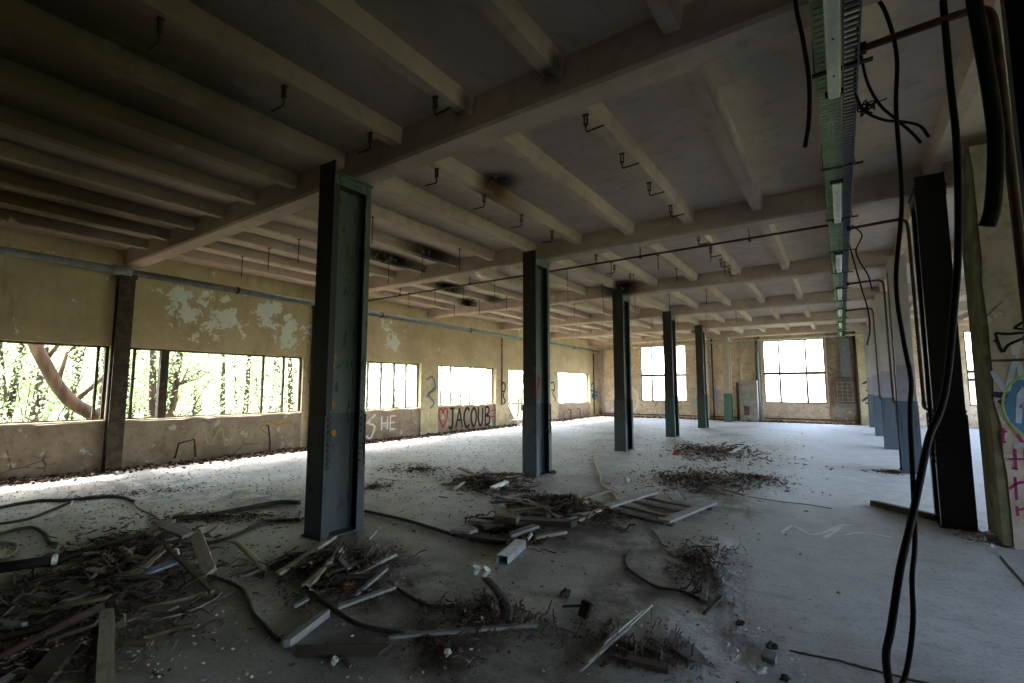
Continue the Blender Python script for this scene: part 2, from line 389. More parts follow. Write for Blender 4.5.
ceiling = MB().box((XL - .3, YN - .3, SLAB), (XR + .3, YB + .3, SLAB + .25)).obj('ceiling', M['ceil'])
tag(ceiling, 'stained limewashed concrete ceiling with downstand beams and joists', 'ceiling', kind='structure')
BEAMS = [3.57 + BAY * i for i in range(-1, 6)]
for yb in BEAMS:
    b = MB(); y0, y1 = yb - .15, yb + .15
    b.prism([(XL, y0 - .02, SLAB), (XL, y1 + .02, SLAB), (XL, y1, SOFF + .03), (XL, y1 - .03, SOFF), (XL, y0 + .03, SOFF), (XL, y0, SOFF + .03)], (XL, 0, 0), (XR, 0, 0))
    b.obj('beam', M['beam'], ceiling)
JX = [-.9 - .985 * k for k in range(-2, 11)]
edges = [YN] + BEAMS + [YB]
def joist(x, ya, yb_):
    b = MB(); w0, w1 = .095, .06
    b.prism([(x - w0, ya, SLAB), (x - w1 - .008, ya, JSOFF + .03), (x - w1, ya, JSOFF), (x + w1, ya, JSOFF), (x + w1 + .008, ya, JSOFF + .03), (x + w0, ya, SLAB)], (0, ya, 0), (0, yb_, 0))
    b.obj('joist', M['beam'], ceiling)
for x in JX:
    for a, b_ in zip(edges[1:-1], edges[2:]): joist(x, a + .14, min(b_ - .14, YB) if b_ != YB else YB)
    joist(x, YN, edges[1] - .14)
for x in [2.055 + .985 * k for k in range(6)]:
    for a, b_ in ((YN, BEAMS[0] - .14),): joist(x, a, b_)
def long_joist(x):
    b = MB(); w0, w1 = .095, .06
    for a, c in zip(edges[1:-1], edges[2:]):
        ya, yb_ = a + .14, (c - .14 if c != YB else YB)
        b.prism([(x - w0, ya, SLAB), (x - w1, ya, JSOFF), (x + w1, ya, JSOFF), (x + w0, ya, SLAB)], (0, ya, 0), (0, yb_, 0))
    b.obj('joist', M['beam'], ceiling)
for k in range(6): long_joist(2.055 + .985 * k)

# ------------------------------------------------------------------ left wall
wl = MB(); T = .3
wl.box((XL - T, YN - .3, 2.44), (XL, YB + .3, SLAB))
wall_left = wl.obj('wall_left', M['wall']); tag(wall_left, 'long left wall in peeling olive paint above the strip windows', 'wall', kind='structure')
WIN = [(1.2, 3.33, .96), (3.58, 7.50, .95), (7.95, 11.86, .92), (12.72, 16.18, .95), (17.13, 20.35, .24), (21.52, 25.25, .84)]
def parapet(y0, y1, z, slope=True):
    b = MB(); n = 14; r_ = R(int(y0 * 10))
    # plaster panel with a slightly broken top edge
    top = [(XL - .02, y0 + (y1 - y0) * i / n, z - (r_.uniform(0, .035) if 0 < i < n else 0)) for i in range(n + 1)]
    b.prism([(XL - .02, y0, 0)] + top + [(XL - .02, y1, 0)], (XL - .02, 0, 0), (XL - T, 0, 0))
    b.obj('parapet', M['parapet'], wall_left)
for (a, b_, z) in WIN: parapet(a, b_, z)
wj = MB().box((XL - .05, WIN[4][0], .24), (XL + .0, WIN[4][0] + .5, .3))
for a, b_ in ((WIN[0][1], WIN[1][0]), (WIN[1][1], WIN[2][0]), (WIN[2][1], WIN[3][0]), (WIN[3][1], WIN[4][0]), (WIN[4][1], WIN[5][0]), (WIN[5][1], YB + .3), (YN - .3, WIN[0][0])):
    proud = .05 if a > 8 else -.02
    MB().box((XL - T, a, 0), (XL + proud, b_, 2.46)).obj('pier', M['pier'], wall_left, bevel=.012)
# broken slope of masonry left in the fifth opening
MB().prism([(XL - .02, WIN[4][0], .24), (XL - .02, WIN[4][0] + .55, .24), (XL - .02, WIN[4][0], .95)], (0, 0, 0), (-.24, 0, 0)).obj('broken_masonry', M['parapet'], wall_left)
sl = MB()
for (a, b_, z) in WIN[:4]: sl.box((XL - .1, a + .01, z - .01), (XL + .035, b_ - .01, z + .022))
sl.obj('window_ledge', M['pier'], wall_left)

def window(n, axis, c, a, b_, z0, z1, mull, rails, label, mat='frame', thick=(), glass=False, mw=.022):
    """steel window in the plane axis = c running from a to b_; mull = upright positions"""
    root = thing('window_%d' % n, label, 'window', kind='structure')
    def bx(p0, p1, za, zb, dep=.05):
        return ((c - dep / 2, p0, za), (c + dep / 2, p1, zb)) if axis == 0 else ((p0, c - dep / 2, za), (p1, c + dep / 2, zb))
    fr = MB(); w = .05
    for q in (bx(a, b_, z0, z0 + w), bx(a, b_, z1 - w, z1), bx(a, a + w, z0, z1), bx(b_ - w, b_, z0, z1)): fr.box(*q)
    fr.obj('window_frame', M[mat], root)
    for m in mull: MB().box(*bx(m - mw, m + mw, z0 + .03, z1 - .03, .05)).obj('mullion', M[mat], root)
    for (m0, m1) in thick: MB().box(*bx(m0, m1, z0 + .02, z1 - .02, .12)).obj('mullion', M[mat], root)
    for r_ in rails: MB().box(*bx(a, b_, r_ - mw * 1.6, r_ + mw * 1.6, .06)).obj('transom', M[mat], root)
    if glass:
        g = MB(); xs = [a + .05] + sorted(mull) + [b_ - .05]
        for p0, p1 in zip(xs, xs[1:]): g.box(*bx(p0, p1, z0 + .04, z1 - .04, .005))
        g.obj('pane', M['glass'], root)
    return root
XW = XL - .12
ZH = 2.45
window(1, 0, XW, *WIN[0][:2], WIN[0][2], ZH, [3.17], [], 'strip window at the left edge with the leaning tree behind it')
window(2, 0, XW, *WIN[1][:2], WIN[1][2], ZH, [3.76, 6.46, 7.0], [], 'strip window between the wall post and the nearest column, with one thick post', thick=((4.22, 4.37),))
window(3, 0, XW, *WIN[2][:2], WIN[2][2], ZH, [8.4, 9.2, 9.72, 10.24, 10.78, 11.3], [], 'strip window just right of the nearest column, above the white graffiti', glass=True)
window(4, 0, XW, *WIN[3][:2], WIN[3][2], ZH, [13.02, 13.56, 14.13, 14.67, 15.84], [], 'strip window above the black lettering', glass=True)
window(5, 0, XW, *WIN[4][:2], WIN[4][2], ZH, [], [.93], 'tall opening with a low crossbar seen left of the second column', mat='frame_light')
window(6, 0, XW, *WIN[5][:2], WIN[5][2], ZH, [], [], 'last blown-out window of the left wall near the corner', mat='frame_light')

# ------------------------------------------------------------------ back wall
wbk = MB()
BW = [(-9.35, -6.85), (-3.15, -.6), (4.2, 6.75)]; BZ0, BZ1 = .9, 3.93
xs = [XL - T] + [v for p in BW for v in p] + [XR + T]
for a, b_ in zip(xs[::2], xs[1::2]): wbk.box((a, YB, 0), (b_, YB + T, SLAB))
for a, b_ in BW:
    wbk.box((a, YB, 0), (b_, YB + T, BZ0)); wbk.box((a, YB, BZ1), (b_, YB + T, SLAB))
wall_back = wbk.obj('wall_back', M['back']); tag(wall_back, 'far end wall of stained plaster with tall bright windows', 'wall', kind='structure')
for i, (lab, mm) in enumerate((('tall window of the far wall behind the fourth column', (-8.72, -8.0, -7.5)), ('tall bright window of the far wall between the cabinet and the switch box', (-2.46, -1.35)), ('far wall window glimpsed between the dark column and the partition', (4.9, 5.9)))):
    a, b_ = BW[i]
    window(7 + i, 1, YB + .06, a, b_, BZ0, BZ1, list(mm), [2.32] if i < 2 else [2.28, 1.95], lab, glass=True, mw=.04)
MB().box((-.62 + .1, YB - .015, 0), (.55, YB, SLAB)).obj('stained_panel', M['parapet'], wall_back)
MB().box((.62, YB - .12, 0), (1.7, YB, SLAB)).obj('pier', M['pier'], wall_back, bevel=.01)
MB().box((-6.2, YB - .08, 0), (-5.7, YB, SLAB)).obj('pier', M['back'], wall_back, bevel=.01)
MB().box((-3.5, YB - .06, 0), (-3.25, YB, SLAB)).obj('pier', M['cabinet'], wall_back, bevel=.01)
bs = MB()
for a, b_ in ((XL + .05, -4.4), (-3.2, .6)): bs.box((a, YB - .03, .12), (b_, YB, .19))
tag(bs.obj('baseboard_back', M['rustdoor']), 'dark rail low along the far wall', 'baseboard', kind='structure')

# right wall, near wall
wr = MB(); RB = [(-.6 + BAY * i, 3.2 + BAY * i) for i in range(0, 6)]
ys = [YN - .3] + [v for p in RB for v in p] + [YB + .3]
for a, b_ in zip(ys[::2], ys[1::2]): wr.box((XR, a, 0), (XR + T, b_, SLAB))
for a, b_ in RB: wr.box((XR, a, 0), (XR + T, b_, .95)); wr.box((XR, a, 2.5 if a < 5 else 3.6), (XR + T, b_, SLAB))
wall_right = wr.obj('wall_right', M['back']); tag(wall_right, 'far right wall beyond the right-hand columns', 'wall', kind='structure')
for i, (a, b_) in enumerate(RB):
    window(10 + i, 0, XR + .12, a, b_, .95, 2.5 if a < 5 else 3.6, [a + .75 * k for k in range(1, 5)], [2.2], 'window number %s of the right wall, counted from the near end' % ('one two three four five six'.split()[i]))
tag(MB().box((XL - T, YN - T, 0), (XR + T, YN, SLAB)).obj('wall_near', M['cabinetdark']), 'near end wall behind the viewer', 'wall', kind='structure')  # unseen wall, set close and coloured dark to keep the near bay dim

# partition with graffiti on the right
PX, PY = 1.285, 6.95
b = MB()
prof = [(PX, PY, 0), (4.2, PY, 0), (4.2, PY, JSOFF - .005), (PX, PY, JSOFF - .005)]
chip = R(5); edge_pts = []
for i in range(15):
    z = JSOFF - .01 - i * .25
    edge_pts.append((PX + (chip.uniform(0, .02) if z > 1.4 else chip.uniform(.02, .075)), PY, max(z, 0)))
b.prism([(4.2, PY, 0), (4.2, PY, JSOFF - .005), (PX, PY, JSOFF - .005)] + edge_pts[1:] + [(PX + .05, PY, 0)], (0, PY, 0), (0, PY + .62, 0))
part = b.obj('wall_partition', M['gwall']); tag(part, 'stub partition wall at the right edge covered in graffiti', 'wall', kind='structure')
b = MB(); b.prism([(PX - .03, PY + .012, .02), (PX + .06, PY + .012, .02), (PX + .06, PY + .012, JSOFF - .01), (PX - .03, PY + .012, JSOFF - .01)], (0, 0, 0), (0, .6, 0))
tag(b.obj('wall_edge_trim', M['olive'], part, bevel=.006), 'olive plastered end of the partition')
MB().box((PX + .01, PY - .012, 1.875), (4.2, PY - .001, 1.9)).obj('dado_line', M['rustdoor'], part)

# ------------------------------------------------------------------ graffiti (paint on the walls)
def strokes(name, mat, parent, lists, w, nrm, label=None, k=5):
    b = MB()
    for l in lists: b.ribbon(smooth_path(l, k) if len(l) > 2 else [Vector(p) for p in l], w, nrm)
    o = b.obj(name, M[mat], parent)
    if label: o['label'] = label
    return o
NX = (1, 0, 0); NY = (0, -1, 0)
PXW = XL - .018
def on_wall(y0, z0, sy, sz, ptl, x=PXW): return [(x, y0 + u * sy, z0 + v * sz) for u, v in ptl]
def letter(ch):
    return {'J': [[(.2, 1), (.8, 1)], [(.55, 1), (.55, .2), (.35, 0), (.1, .15)]],
            'A': [[(0, 0), (.45, 1)], [(.45, 1), (.85, 0)], [(.18, .4), (.7, .4)]],
            'C': [[(.8, .85), (.5, 1), (.15, .75), (.1, .35), (.4, 0), (.8, .12)]],
            'O': [[(.45, 1), (.12, .75), (.1, .3), (.42, 0), (.75, .3), (.75, .75), (.45, 1)]],
            'U': [[(.1, 1), (.1, .3), (.4, 0), (.7, .3), (.72, 1)]],
            'B': [[(.12, 0), (.12, 1)], [(.12, 1), (.6, .95), (.65, .7), (.12, .52)], [(.12, .52), (.75, .45), (.72, .1), (.12, 0)]],
            'H': [[(.1, 0), (.1, 1)], [(.75, 0), (.75, 1)], [(.1, .5), (.75, .5)]],
            'E': [[(.7, 1), (.1, 1)], [(.1, 1), (.1, 0)], [(.1, .5), (.6, .5)], [(.1, 0), (.7, 0)]]}[ch]
ls = []; y = 13.32
for ch in 'JACOUB':
    for s_ in letter(ch): ls.append(on_wall(y, .12, .44, .74, s_))
    y += .435
strokes('graffiti', 'p_black', wall_left, ls, .095, NX, 'black spray-painted letters JACOUB')
strokes('graffiti', 'p_red', wall_left, [on_wall(12.8, .12, .5, .76, [(.5, .1), (.05, .65), (.15, .95), (.4, .95), (.5, .75)]), on_wall(12.8, .12, .5, .76, [(.5, .75), (.65, 1), (.95, .9), (.9, .5), (.5, .1)]),
                                    on_wall(15.75, .3, .45, .5, [(0, .25), (1, .3)]), on_wall(15.75, .3, .45, .5, [(0, .75), (.9, .8)])], .055, NX, 'red sprayed heart and bars')
strokes('graffiti', 'p_white', wall_left, [on_wall(9.55, .1, .55, .75, [(.75, .95), (.35, .6), (.75, .45), (.5, .0), (.1, .1)]), on_wall(9.55, .1, .55, .75, [(.1, .55), (.8, .9)])] +
        [on_wall(10.2, .3, .36, .42, s_) for s_ in letter('H')] + [on_wall(10.55, .3, .36, .42, s_) for s_ in letter('E')], .06, NX, 'white sprayed scrawl and letters HE')
xp = XL + .052
strokes('graffiti', 'p_black', wall_left, [[(xp, 16.55, 1.75), (xp, 16.75, 1.85), (xp, 16.85, 1.6), (xp, 16.7, 1.3), (xp, 16.85, 1.05), (xp, 16.7, .95)], [(xp, 16.6, 1.5), (xp, 16.8, 1.45)],
        [(xp, 20.75, 1.85), (xp, 21.0, 1.9), (xp, 21.15, 1.6), (xp, 20.95, 1.35), (xp, 21.2, 1.1), (xp, 21.15, .95)], [(xp, 20.8, 1.55), (xp, 21.1, 1.5)]], .07, NX, 'black sprayed faces on the piers')
strokes('graffiti', 'p_blue', wall_left, [[(xp, 12.1, 1.9), (xp, 12.4, 2.0), (xp, 12.55, 1.6), (xp, 12.2, 1.4), (xp, 12.5, 1.1), (xp, 12.3, .9)], [(xp, 12.1, 1.3), (xp, 12.6, 1.7)]], .08, NX, 'faded blue-green tag on the pier')
strokes('graffiti', 'p_cyan', wall_left, [[(xp, 25.4, 1.75), (xp, 25.7, 1.9), (xp, 25.9, 1.4), (xp, 25.5, 1.2), (xp, 25.95, 1.0), (xp, 26.3, 1.6)], [(xp, 25.45, 1.1), (xp, 26.2, 1.2), (xp, 26.3, .8)], [(xp, 25.3, 1.5), (xp, 26.4, 1.35)]], .13, NX, 'blue tag in the far corner')
strokes('graffiti', 'p_yellow', wall_left, [on_wall(6.4, .55, .8, .3, [(0, .3), (.3, .8), (.6, .4), (1, .7)])], .06, NX, 'yellow smear on the parapet')
strokes('graffiti', 'p_green', wall_left, [on_wall(4.9, .2, 1.2, .6, [(0, .1), (.15, .9), (.3, .2), (.5, .8), (.6, .1), (.8, .7), (1, .3)])], .02, NX, 'thin greenish scribble on the parapet')
yb_ = YB - .001
strokes('graffiti', 'p_white', wall_back, [[(-9.9 + .34 * math.cos(a), yb_, .95 + .62 * math.sin(a)) for a in [k * PI / 8 for k in range(17)]]], .12, NY, 'white painted ring')
strokes('graffiti', 'p_lilac', wall_back, [[(-6.6, yb_, 1.5), (-6.3, yb_, 1.6), (-6.35, yb_, 1.1), (-6.6, yb_, .7)], [(-6.6, yb_, 1.0), (-6.25, yb_, .8)], [(-5.65, yb_, 1.6), (-5.2, yb_, 1.3), (-5.6, yb_, 1.1), (-5.15, yb_, .8)], [(-5.6, yb_, .6), (-5.1, yb_, .75)], [(-5.4, yb_, 1.7), (-5.35, yb_, .5)]], .1, NY, 'pale blue scrawl behind the fifth column')
yp = YB - .121
strokes('graffiti', 'p_violet', wall_back, [[(.75, yp, 1.8), (1.15, yp, 2.0), (.95, yp, 1.6), (1.3, yp, 1.65), (.85, yp, 1.5)], [(.7, yp, 1.05), (1.0, yp, 1.25), (1.25, yp, 1.0)], [(.8, yp, .95), (1.25, yp, .95)], [(1.0, yp, .85), (1.1, yp, .6)]], .09, NY, 'dark violet tag beside the right-hand columns')
yg = PY - .001
def pw(*p): return list(p)
strokes('graffiti', 'p_black', part, [[(1.346,6.949,2.175),(1.384,6.949,1.975),(1.433,6.949,2.045),(1.553,6.949,2.110)], [(1.346,6.949,2.175),(1.441,6.949,2.159),(1.600,6.949,2.169)], [(1.489,6.949,2.218),(1.565,6.949,2.274),(1.634,6.949,2.248)], [(1.482,6.949,2.218),(1.602,6.949,2.189)], [(1.325,6.949,2.092),(1.355,6.949,2.091)]], .026, NY, 'black arrow-like tag', 3)
strokes('graffiti', 'p_lilac', part, [[(1.295,6.949,1.780),(1.346,6.949,1.645),(1.393,6.949,1.584),(1.454,6.949,1.828),(1.498,6.949,1.847),(1.517,6.949,1.705),(1.639,6.949,1.743)]], .045, NY, 'pale blue sprayed letter', 3)
strokes('graffiti', 'p_violet', part, [[(1.286,6.949,1.542),(1.338,6.949,1.532),(1.389,6.949,1.533)], [(1.327,6.949,1.481),(1.360,6.949,1.441)]], .06, NY, 'dark violet patch', 3)
ccx, ccz = 1.60, 1.42
disc = MB().prism([(ccx + .235 * math.cos(k * PI / 12), yg, ccz + .31 * math.sin(k * PI / 12)) for k in range(24)], (0, 0, 0), (0, -.003, 0))
tag(disc.obj('graffiti', M['p_cyan'], part), 'blue sprayed disc')
strokes('graffiti', 'p_green', part, [[(ccx + .25 * math.cos(k * PI / 12), yg - .003, ccz + .325 * math.sin(k * PI / 12)) for k in range(25)]], .022, NY, 'pale green outline of the disc', 1)
strokes('graffiti', 'p_lilac', part, [[(1.45, yg - .004, 1.25), (1.5, yg - .004, 1.6), (1.56, yg - .004, 1.3), (1.62, yg - .004, 1.62), (1.68, yg - .004, 1.3)], [(1.47, yg - .004, 1.42), (1.7, yg - .004, 1.45)], [(1.402,6.945,1.020),(1.517,6.945,1.047)]], .05, NY, 'pale letter on the blue disc', 3)
strokes('graffiti', 'p_mag', part, [[(1.336,6.949,1.196),(1.326,6.949,1.064)], [(1.309,6.949,1.134),(1.363,6.949,1.167)], [(1.304,6.949,1.053),(1.348,6.949,1.056)], [(1.433,6.949,1.141),(1.488,6.949,1.025)],
        [(1.408,6.949,0.990),(1.400,6.949,0.791)], [(1.479,6.949,0.995),(1.473,6.949,0.817)], [(1.343,6.949,0.885),(1.507,6.949,0.898)], [(1.372,6.949,0.798),(1.415,6.949,0.792)],
        [(1.388,6.949,0.711),(1.385,6.949,0.485)], [(1.336,6.949,0.587),(1.405,6.949,0.653),(1.469,6.949,0.670)], [(1.381,6.949,0.425),(1.381,6.949,0.328)], [(1.393,6.949,0.388),(1.444,6.949,0.414)]], .026, NY, 'magenta sprayed letters', 3)

# ------------------------------------------------------------------ steel columns
def make_column(label, cat_group, mat, loc, front='front_shade'):
    if mat == 'steel_pale': front = mat
    root = thing('steel_column', label, 'column', loc, cat_group, kind='thing')
    hw, hd, lip, t_ = .142, .26, .075, .016
    for sgn, top in ((-1, 4.205), (1, 4.045)):
        b = MB(); y = sgn * hd
        b.box((-hw, min(y, y - sgn * t_), 0), (hw, max(y, y - sgn * t_), top))
        for sx in (-1, 1):
            x = sx * hw
            b.box((min(x, x - sx * t_), min(y - sgn * t_, y - sgn * lip), 0), (max(x, x - sx * t_), max(y - sgn * t_, y - sgn * lip), min(top, 4.045)))
        f = b.obj('flange', M[mat], root)
        if sgn < 0 and loc[0] < 0: f.data.materials[0] = M[front]; f['label'] = 'rust-dark front flange with shade painted into its colour'
    w = MB().box((-.008, -hd + t_, 0), (.008, hd - t_, 4.045))
    for sx in (-1, 1):
        for sgn in (-1, 1):     # angle legs on the web with their rivets
            y = sgn * (hd - t_)
            w.box((min(sx * .008, sx * .02), min(y, y - sgn * .075), 0), (max(sx * .008, sx * .02), max(y, y - sgn * .075), 4.045))
            for k in range(38 if loc[1] < 9 else 24): w.dome((sx * .02, y - sgn * .045, .06 + k * .066), (sx, 0, 0), .014)
    w.obj('web', M[mat], root)
    for sx in (-1, 1):          # header plates under the beam
        MB().box((min(sx * .02, sx * (hw + .006)), -hd + .004, 3.93), (max(sx * .02, sx * (hw + .006)), hd - .004, 4.044)).obj('header_plate', M[mat], root)
    MB().box((-hw - .02, -hd + .018, 4.047), (hw + .02, hd + .012, 4.07)).obj('cap_plate', M[mat], root)
    p = MB()
    for sgn in (-1, 1):
        y = sgn * hd
        p.box((-hw - .012, min(y, y + sgn * .012), 0), (hw + .012, max(y, y + sgn * .012), 1.3))
        for sx in (-1, 1):
            x = sx * hw
            p.box((min(x, x + sx * .012), min(y, y - sgn * .085), 0), (max(x, x + sx * .012), max(y, y - sgn * .085), .72))
            for k in range(8):
                z = .78 + k * .072 + (.05 if k > 3 else 0)
                p.dome((x, y - sgn * .042, z), (sx, 0, 0), .024)
        for sx in (-1, 1):
            for k in range(9): p.dome((sx * (hw - .035), y + sgn * .012, .62 + k * .08), (0, sgn, 0), .019)
    p.obj('base_plating', M[mat], root)
    MB().box((-hw - .03, -hd - .03, 0), (hw + .03, hd + .03, .018)).obj('base_plate', M[mat], root)
    return root
names = ['nearest', 'second', 'third', 'fourth', 'fifth']
LL = ['nearest riveted steel column of the left row, flaking grey-green paint with orange rust spots',
      'second riveted steel column of the left row with a red sprayed mark',
      'third riveted steel column of the left row, beside the pale cable',
      'fourth steel column of the left row, standing before a far window',
      'fifth steel column of the left row, dark green at its foot']
lcols = []
for i in range(5):
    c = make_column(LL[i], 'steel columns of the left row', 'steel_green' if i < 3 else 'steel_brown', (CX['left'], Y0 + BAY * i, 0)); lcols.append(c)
make_column('pale engaged steel post with green foot against the far wall', 'steel columns of the left row', 'steel_pale', (CX['left'] + .2, Y0 + BAY * 5 - .05, 0))
RL = ['black steel column cut off at the top right corner',
      'near-black riveted steel column beside the graffiti partition',
      'whitewashed steel column with a blue foot, nearest of the pale right-hand ones',
      'second pale right-hand steel column with a blue foot',
      'third pale right-hand steel column with a blue foot',
      'last pale right-hand steel column before the far wall']
rcols = []
for i in range(6):
    rcols.append(make_column(RL[i], 'steel columns of the right row', 'steel_black' if i < 2 else 'steel_white', (CX['right'], Y0 + BAY * i, 0)))
# red sprayed mark and orange spots belong to the columns
strokes('graffiti', 'p_red', lcols[1], [[(.147, -.2, 1.55), (.147, -.15, 1.8), (.147, -.2, 1.7)], [(.147, -.21, 1.45), (.147, -.17, 1.5)]], .05, (1, 0, 0), 'red sprayed mark')
sp = MB()
for (y, z, r_) in ((-.17, 1.62, .035), (-.1, 1.42, .045), (-.15, 1.3, .04), (-.08, 1.95, .03), (-.12, 1.86, .04), (-.06, 1.1, .03)):
    x = .145 if y < -.185 else .0205
    sp.prism([(x, y + r_ * math.cos(k * PI / 4) * (1 + .3 * math.sin(k * 5)), z + r_ * 1.3 * math.sin(k * PI / 4)) for k in range(8)], (0, 0, 0), (.002, 0, 0))
M['orange'] = simple('orange_rust', S(168, 116, 62), S(130, 88, 48), 12)
tag(sp.obj('rust_spots', M['orange'], lcols[0]), 'orange rust spots')

def wall_post(y, label):
    root = thing('wall_post', label, 'post', (XL + .125, y, 0), 'posts of the left wall', kind='thing')
    for sx in (-.085, .085): MB().box((sx - .01, -.13, 0), (sx + .01, .13, 3.86)).obj('flange', M['frame'], root)
    MB().box((-.075, -.008, 0), (.075, .008, 3.86)).obj('web', M['frame'], root)
    MB().box((-.1, -.15, 3.8), (.12, .15, 3.9)).obj('cap_plate', M['frame'], root)
wall_post(3.455, 'dark steel post between the two nearest strip windows')
wall_post(3.455 + BAY, 'dark steel wall post hidden behind the nearest column')

# ------------------------------------------------------------------ pipes
p = thing('heating_pipe', 'thick grey pipe along the top of the left wall', 'pipe', (XL + .2, 0, 0))
def zp(y): return 3.955 - .0085 * (y - 1.6)
MB().tube([(0, YN + .05, zp(YN)), (0, 3.3, zp(3.3))], .075, 12).obj('pipe_run', M['pipe'], p, smooth=True)
MB().tube([(0, 3.3, zp(3.3)), (0, 26.2, zp(26.2))], .07, 12).obj('pipe_run', M['pipe'], p, smooth=True)
MB().tube([(0, 3.2, zp(3.2)), (0, 3.5, zp(3.5))], .1, 14).obj('coupling', M['pipe'], p, smooth=True)
for yy in [Y0 + BAY * i + 2.1 for i in range(-1, 6)]:
    MB().tube([(0, yy, zp(yy)), (0, yy + .05, zp(yy + .05))], .085, 12).box((-.145, yy + .01, zp(yy) - .02), (0, yy + .04, zp(yy) + .02)).obj('bracket', M['iron'], p)
p = thing('wall_pipe', 'white pipe along the top of the far wall', 'pipe', (0, YB - .12, 0))
MB().tube([(XL + .25, 0, 3.86), (-5.9, 0, 3.98), (.9, 0, 4.0)], .05, 10).obj('pipe_run', M['whitepipe'], p, smooth=True)
for x in (-9.9, -6.4, -3.4, .3): MB().box((x - .02, 0, 3.9), (x + .02, .12, 3.96)).obj('bracket', M['iron'], p)
def riser(label, x, y, z0, z1, r, mat, side):
    o = thing('riser_pipe', label, 'pipe', (x, y, 0))
    MB().tube([(0, 0, z0), (0, 0, z1)], r, 8).obj('pipe_run', M[mat], o, smooth=True)
    for z in (z0 + .3, (z0 + z1) / 2, z1 - .3): MB().box((min(0, side[0]) - .01, min(0, side[1]) - .01, z - .02), (max(0, side[0]) + .01, max(0, side[1]) + .01, z + .02)).obj('bracket', M[mat], o)
riser('thin dark riser on the pier left of the tall opening', XL + .09, 16.55, .9, 3.75, .025, 'iron', (-.04, 0))
riser('thin dark pipe down the wall near the far left corner', XL + .09, 24.8 + .9, .1, 3.6, .03, 'iron', (-.04, 0))
riser('pale riser pipe in the far left corner', XL + .35, YB - .12, .05, 3.8, .05, 'whitepipe', (0, .12))
riser('rusty brown riser on the far wall right of the fifth column', -5.5, YB - .1, .05, 4.2, .04, 'darkpipe', (0, .1))
riser('white riser pipe beside the engaged post', -4.15, YB - .1, .05, 3.95, .05, 'whitepipe', (0, .1))
riser('pale riser at the left of the bright far window', -3.38, YB - .13, .05, 4.0, .06, 'pipe', (0, .07))
riser('brown riser at the right of the switch box', .56, YB - .1, .05, 4.2, .05, 'darkpipe', (0, .1))
# thin conduit crossing the hall
p = thing('conduit', 'thin dark conduit crossing the hall behind the second column', 'pipe', (0, 8.36, 0))
MB().tube([(-10.8, 0, 3.96), (-5.2, 0, 3.975), (.02, 0, 4.01)], .02, 8).obj('pipe_run', M['darkpipe'], p, smooth=True)
for x in (-9.2, -6.9, -2.9, -1.1): MB().tube([(x, 0, 3.99), (x, 0, SLAB)], .008, 6).box((x - .015, -.03, 3.95), (x + .015, .03, 4.005)).obj('hanger', M['iron'], p)
def drop_pipe(y, x0, x1, z, zb, label, hook=True, r=.022):
    o = thing('drop_pipe', label, 'pipe', (0, y, 0), 'conduits dropping beside the right-hand columns')
    pts = smooth_path([(x0, 0, z - .02), (x1 - .16, 0, z), (x1 - .05, 0, z - .015), (x1, 0, z - .08), (x1 + .01, 0, z - .3)], 5) + [Vector((x1 + .02, 0, zb))]
    MB().tube(pts, r, 8).obj('pipe_run', M['darkpipe'], o, smooth=True)
    if hook: MB().tube(smooth_path([(x1 + .02, 0, zb + .01), (x1 + .03, 0, zb - .07), (x1 + .09, -.02, zb - .08), (x1 + .11, -.02, zb + .02)], 4), r * 1.25, 8).obj('elbow', M['darkpipe'], o, smooth=True)
    MB().box((x0 - .02, -.03, z - .05), (x0 + .03, .03, z + .01)).obj('clamp', M['iron'], o)
drop_pipe(4.0, .24, .9, 4.0, 1.9, 'rusty conduit bending down behind the black column at the top right', r=.026)
drop_pipe(8.36, .2, .86, 3.93, 1.42, 'rusty conduit dropping behind the near-black column')
drop_pipe(12.72, .22, .84, 3.9, 1.4, 'conduit dropping behind the first whitewashed column')
drop_pipe(17.1, .22, .84, 3.9, 1.4, 'conduit dropping behind the second whitewashed column')

# ------------------------------------------------------------------ cable tray and lamps
tr = thing('cable_tray', 'long perforated green cable tray under the ceiling', 'cable tray', (0, 0, 3.95))
b = MB(); ya, yb2 = -1.5, 26.3
for x in (-.03, .03, .06, .115): b.box((x - .006, ya, 0), (x + .006, yb2, .012))
for x in (-.036, .118): b.box((x - .003, ya, 0), (x + .003, yb2, .055))
n = int((yb2 - ya) / .06)
for k in range(n):
    y = ya + k * .06; b.box((-.03, y, .002), (.115, y + .034, .01))
tray = b.obj('tray', M['traygreen'], tr)
b = MB()
for x in (.135, .225): b.box((x - .004, ya, -.02), (x + .004, yb2, .075))
for k in range(n):
    y = ya + k * .06; b.box((.135, y, 0), (.225, y + .022, .012)); b.box((.222, y, .075), (.236, y + .02, .09))
b.obj('ladder', M['traydark'], tr)
for k in range(14):
    y = .3 + k * 1.9; q = MB()
    for x in (-.04, .235): q.tube([(x, y, .0), (x, y, .28 if x < 0 else .28)], .007, 6)
    q.box((-.06, y - .02, -.014), (.31, y + .02, -.001)); q.obj('hanger', M['iron'], tr)
lab = ['nearest cream lamp batten under the cable tray, running out of the top of the frame', 'second cream lamp batten along the cable tray', 'third lamp batten along the cable tray', 'fourth lamp batten along the cable tray', 'fifth lamp batten along the cable tray', 'sixth lamp batten along the cable tray', 'farthest lamp batten along the cable tray']
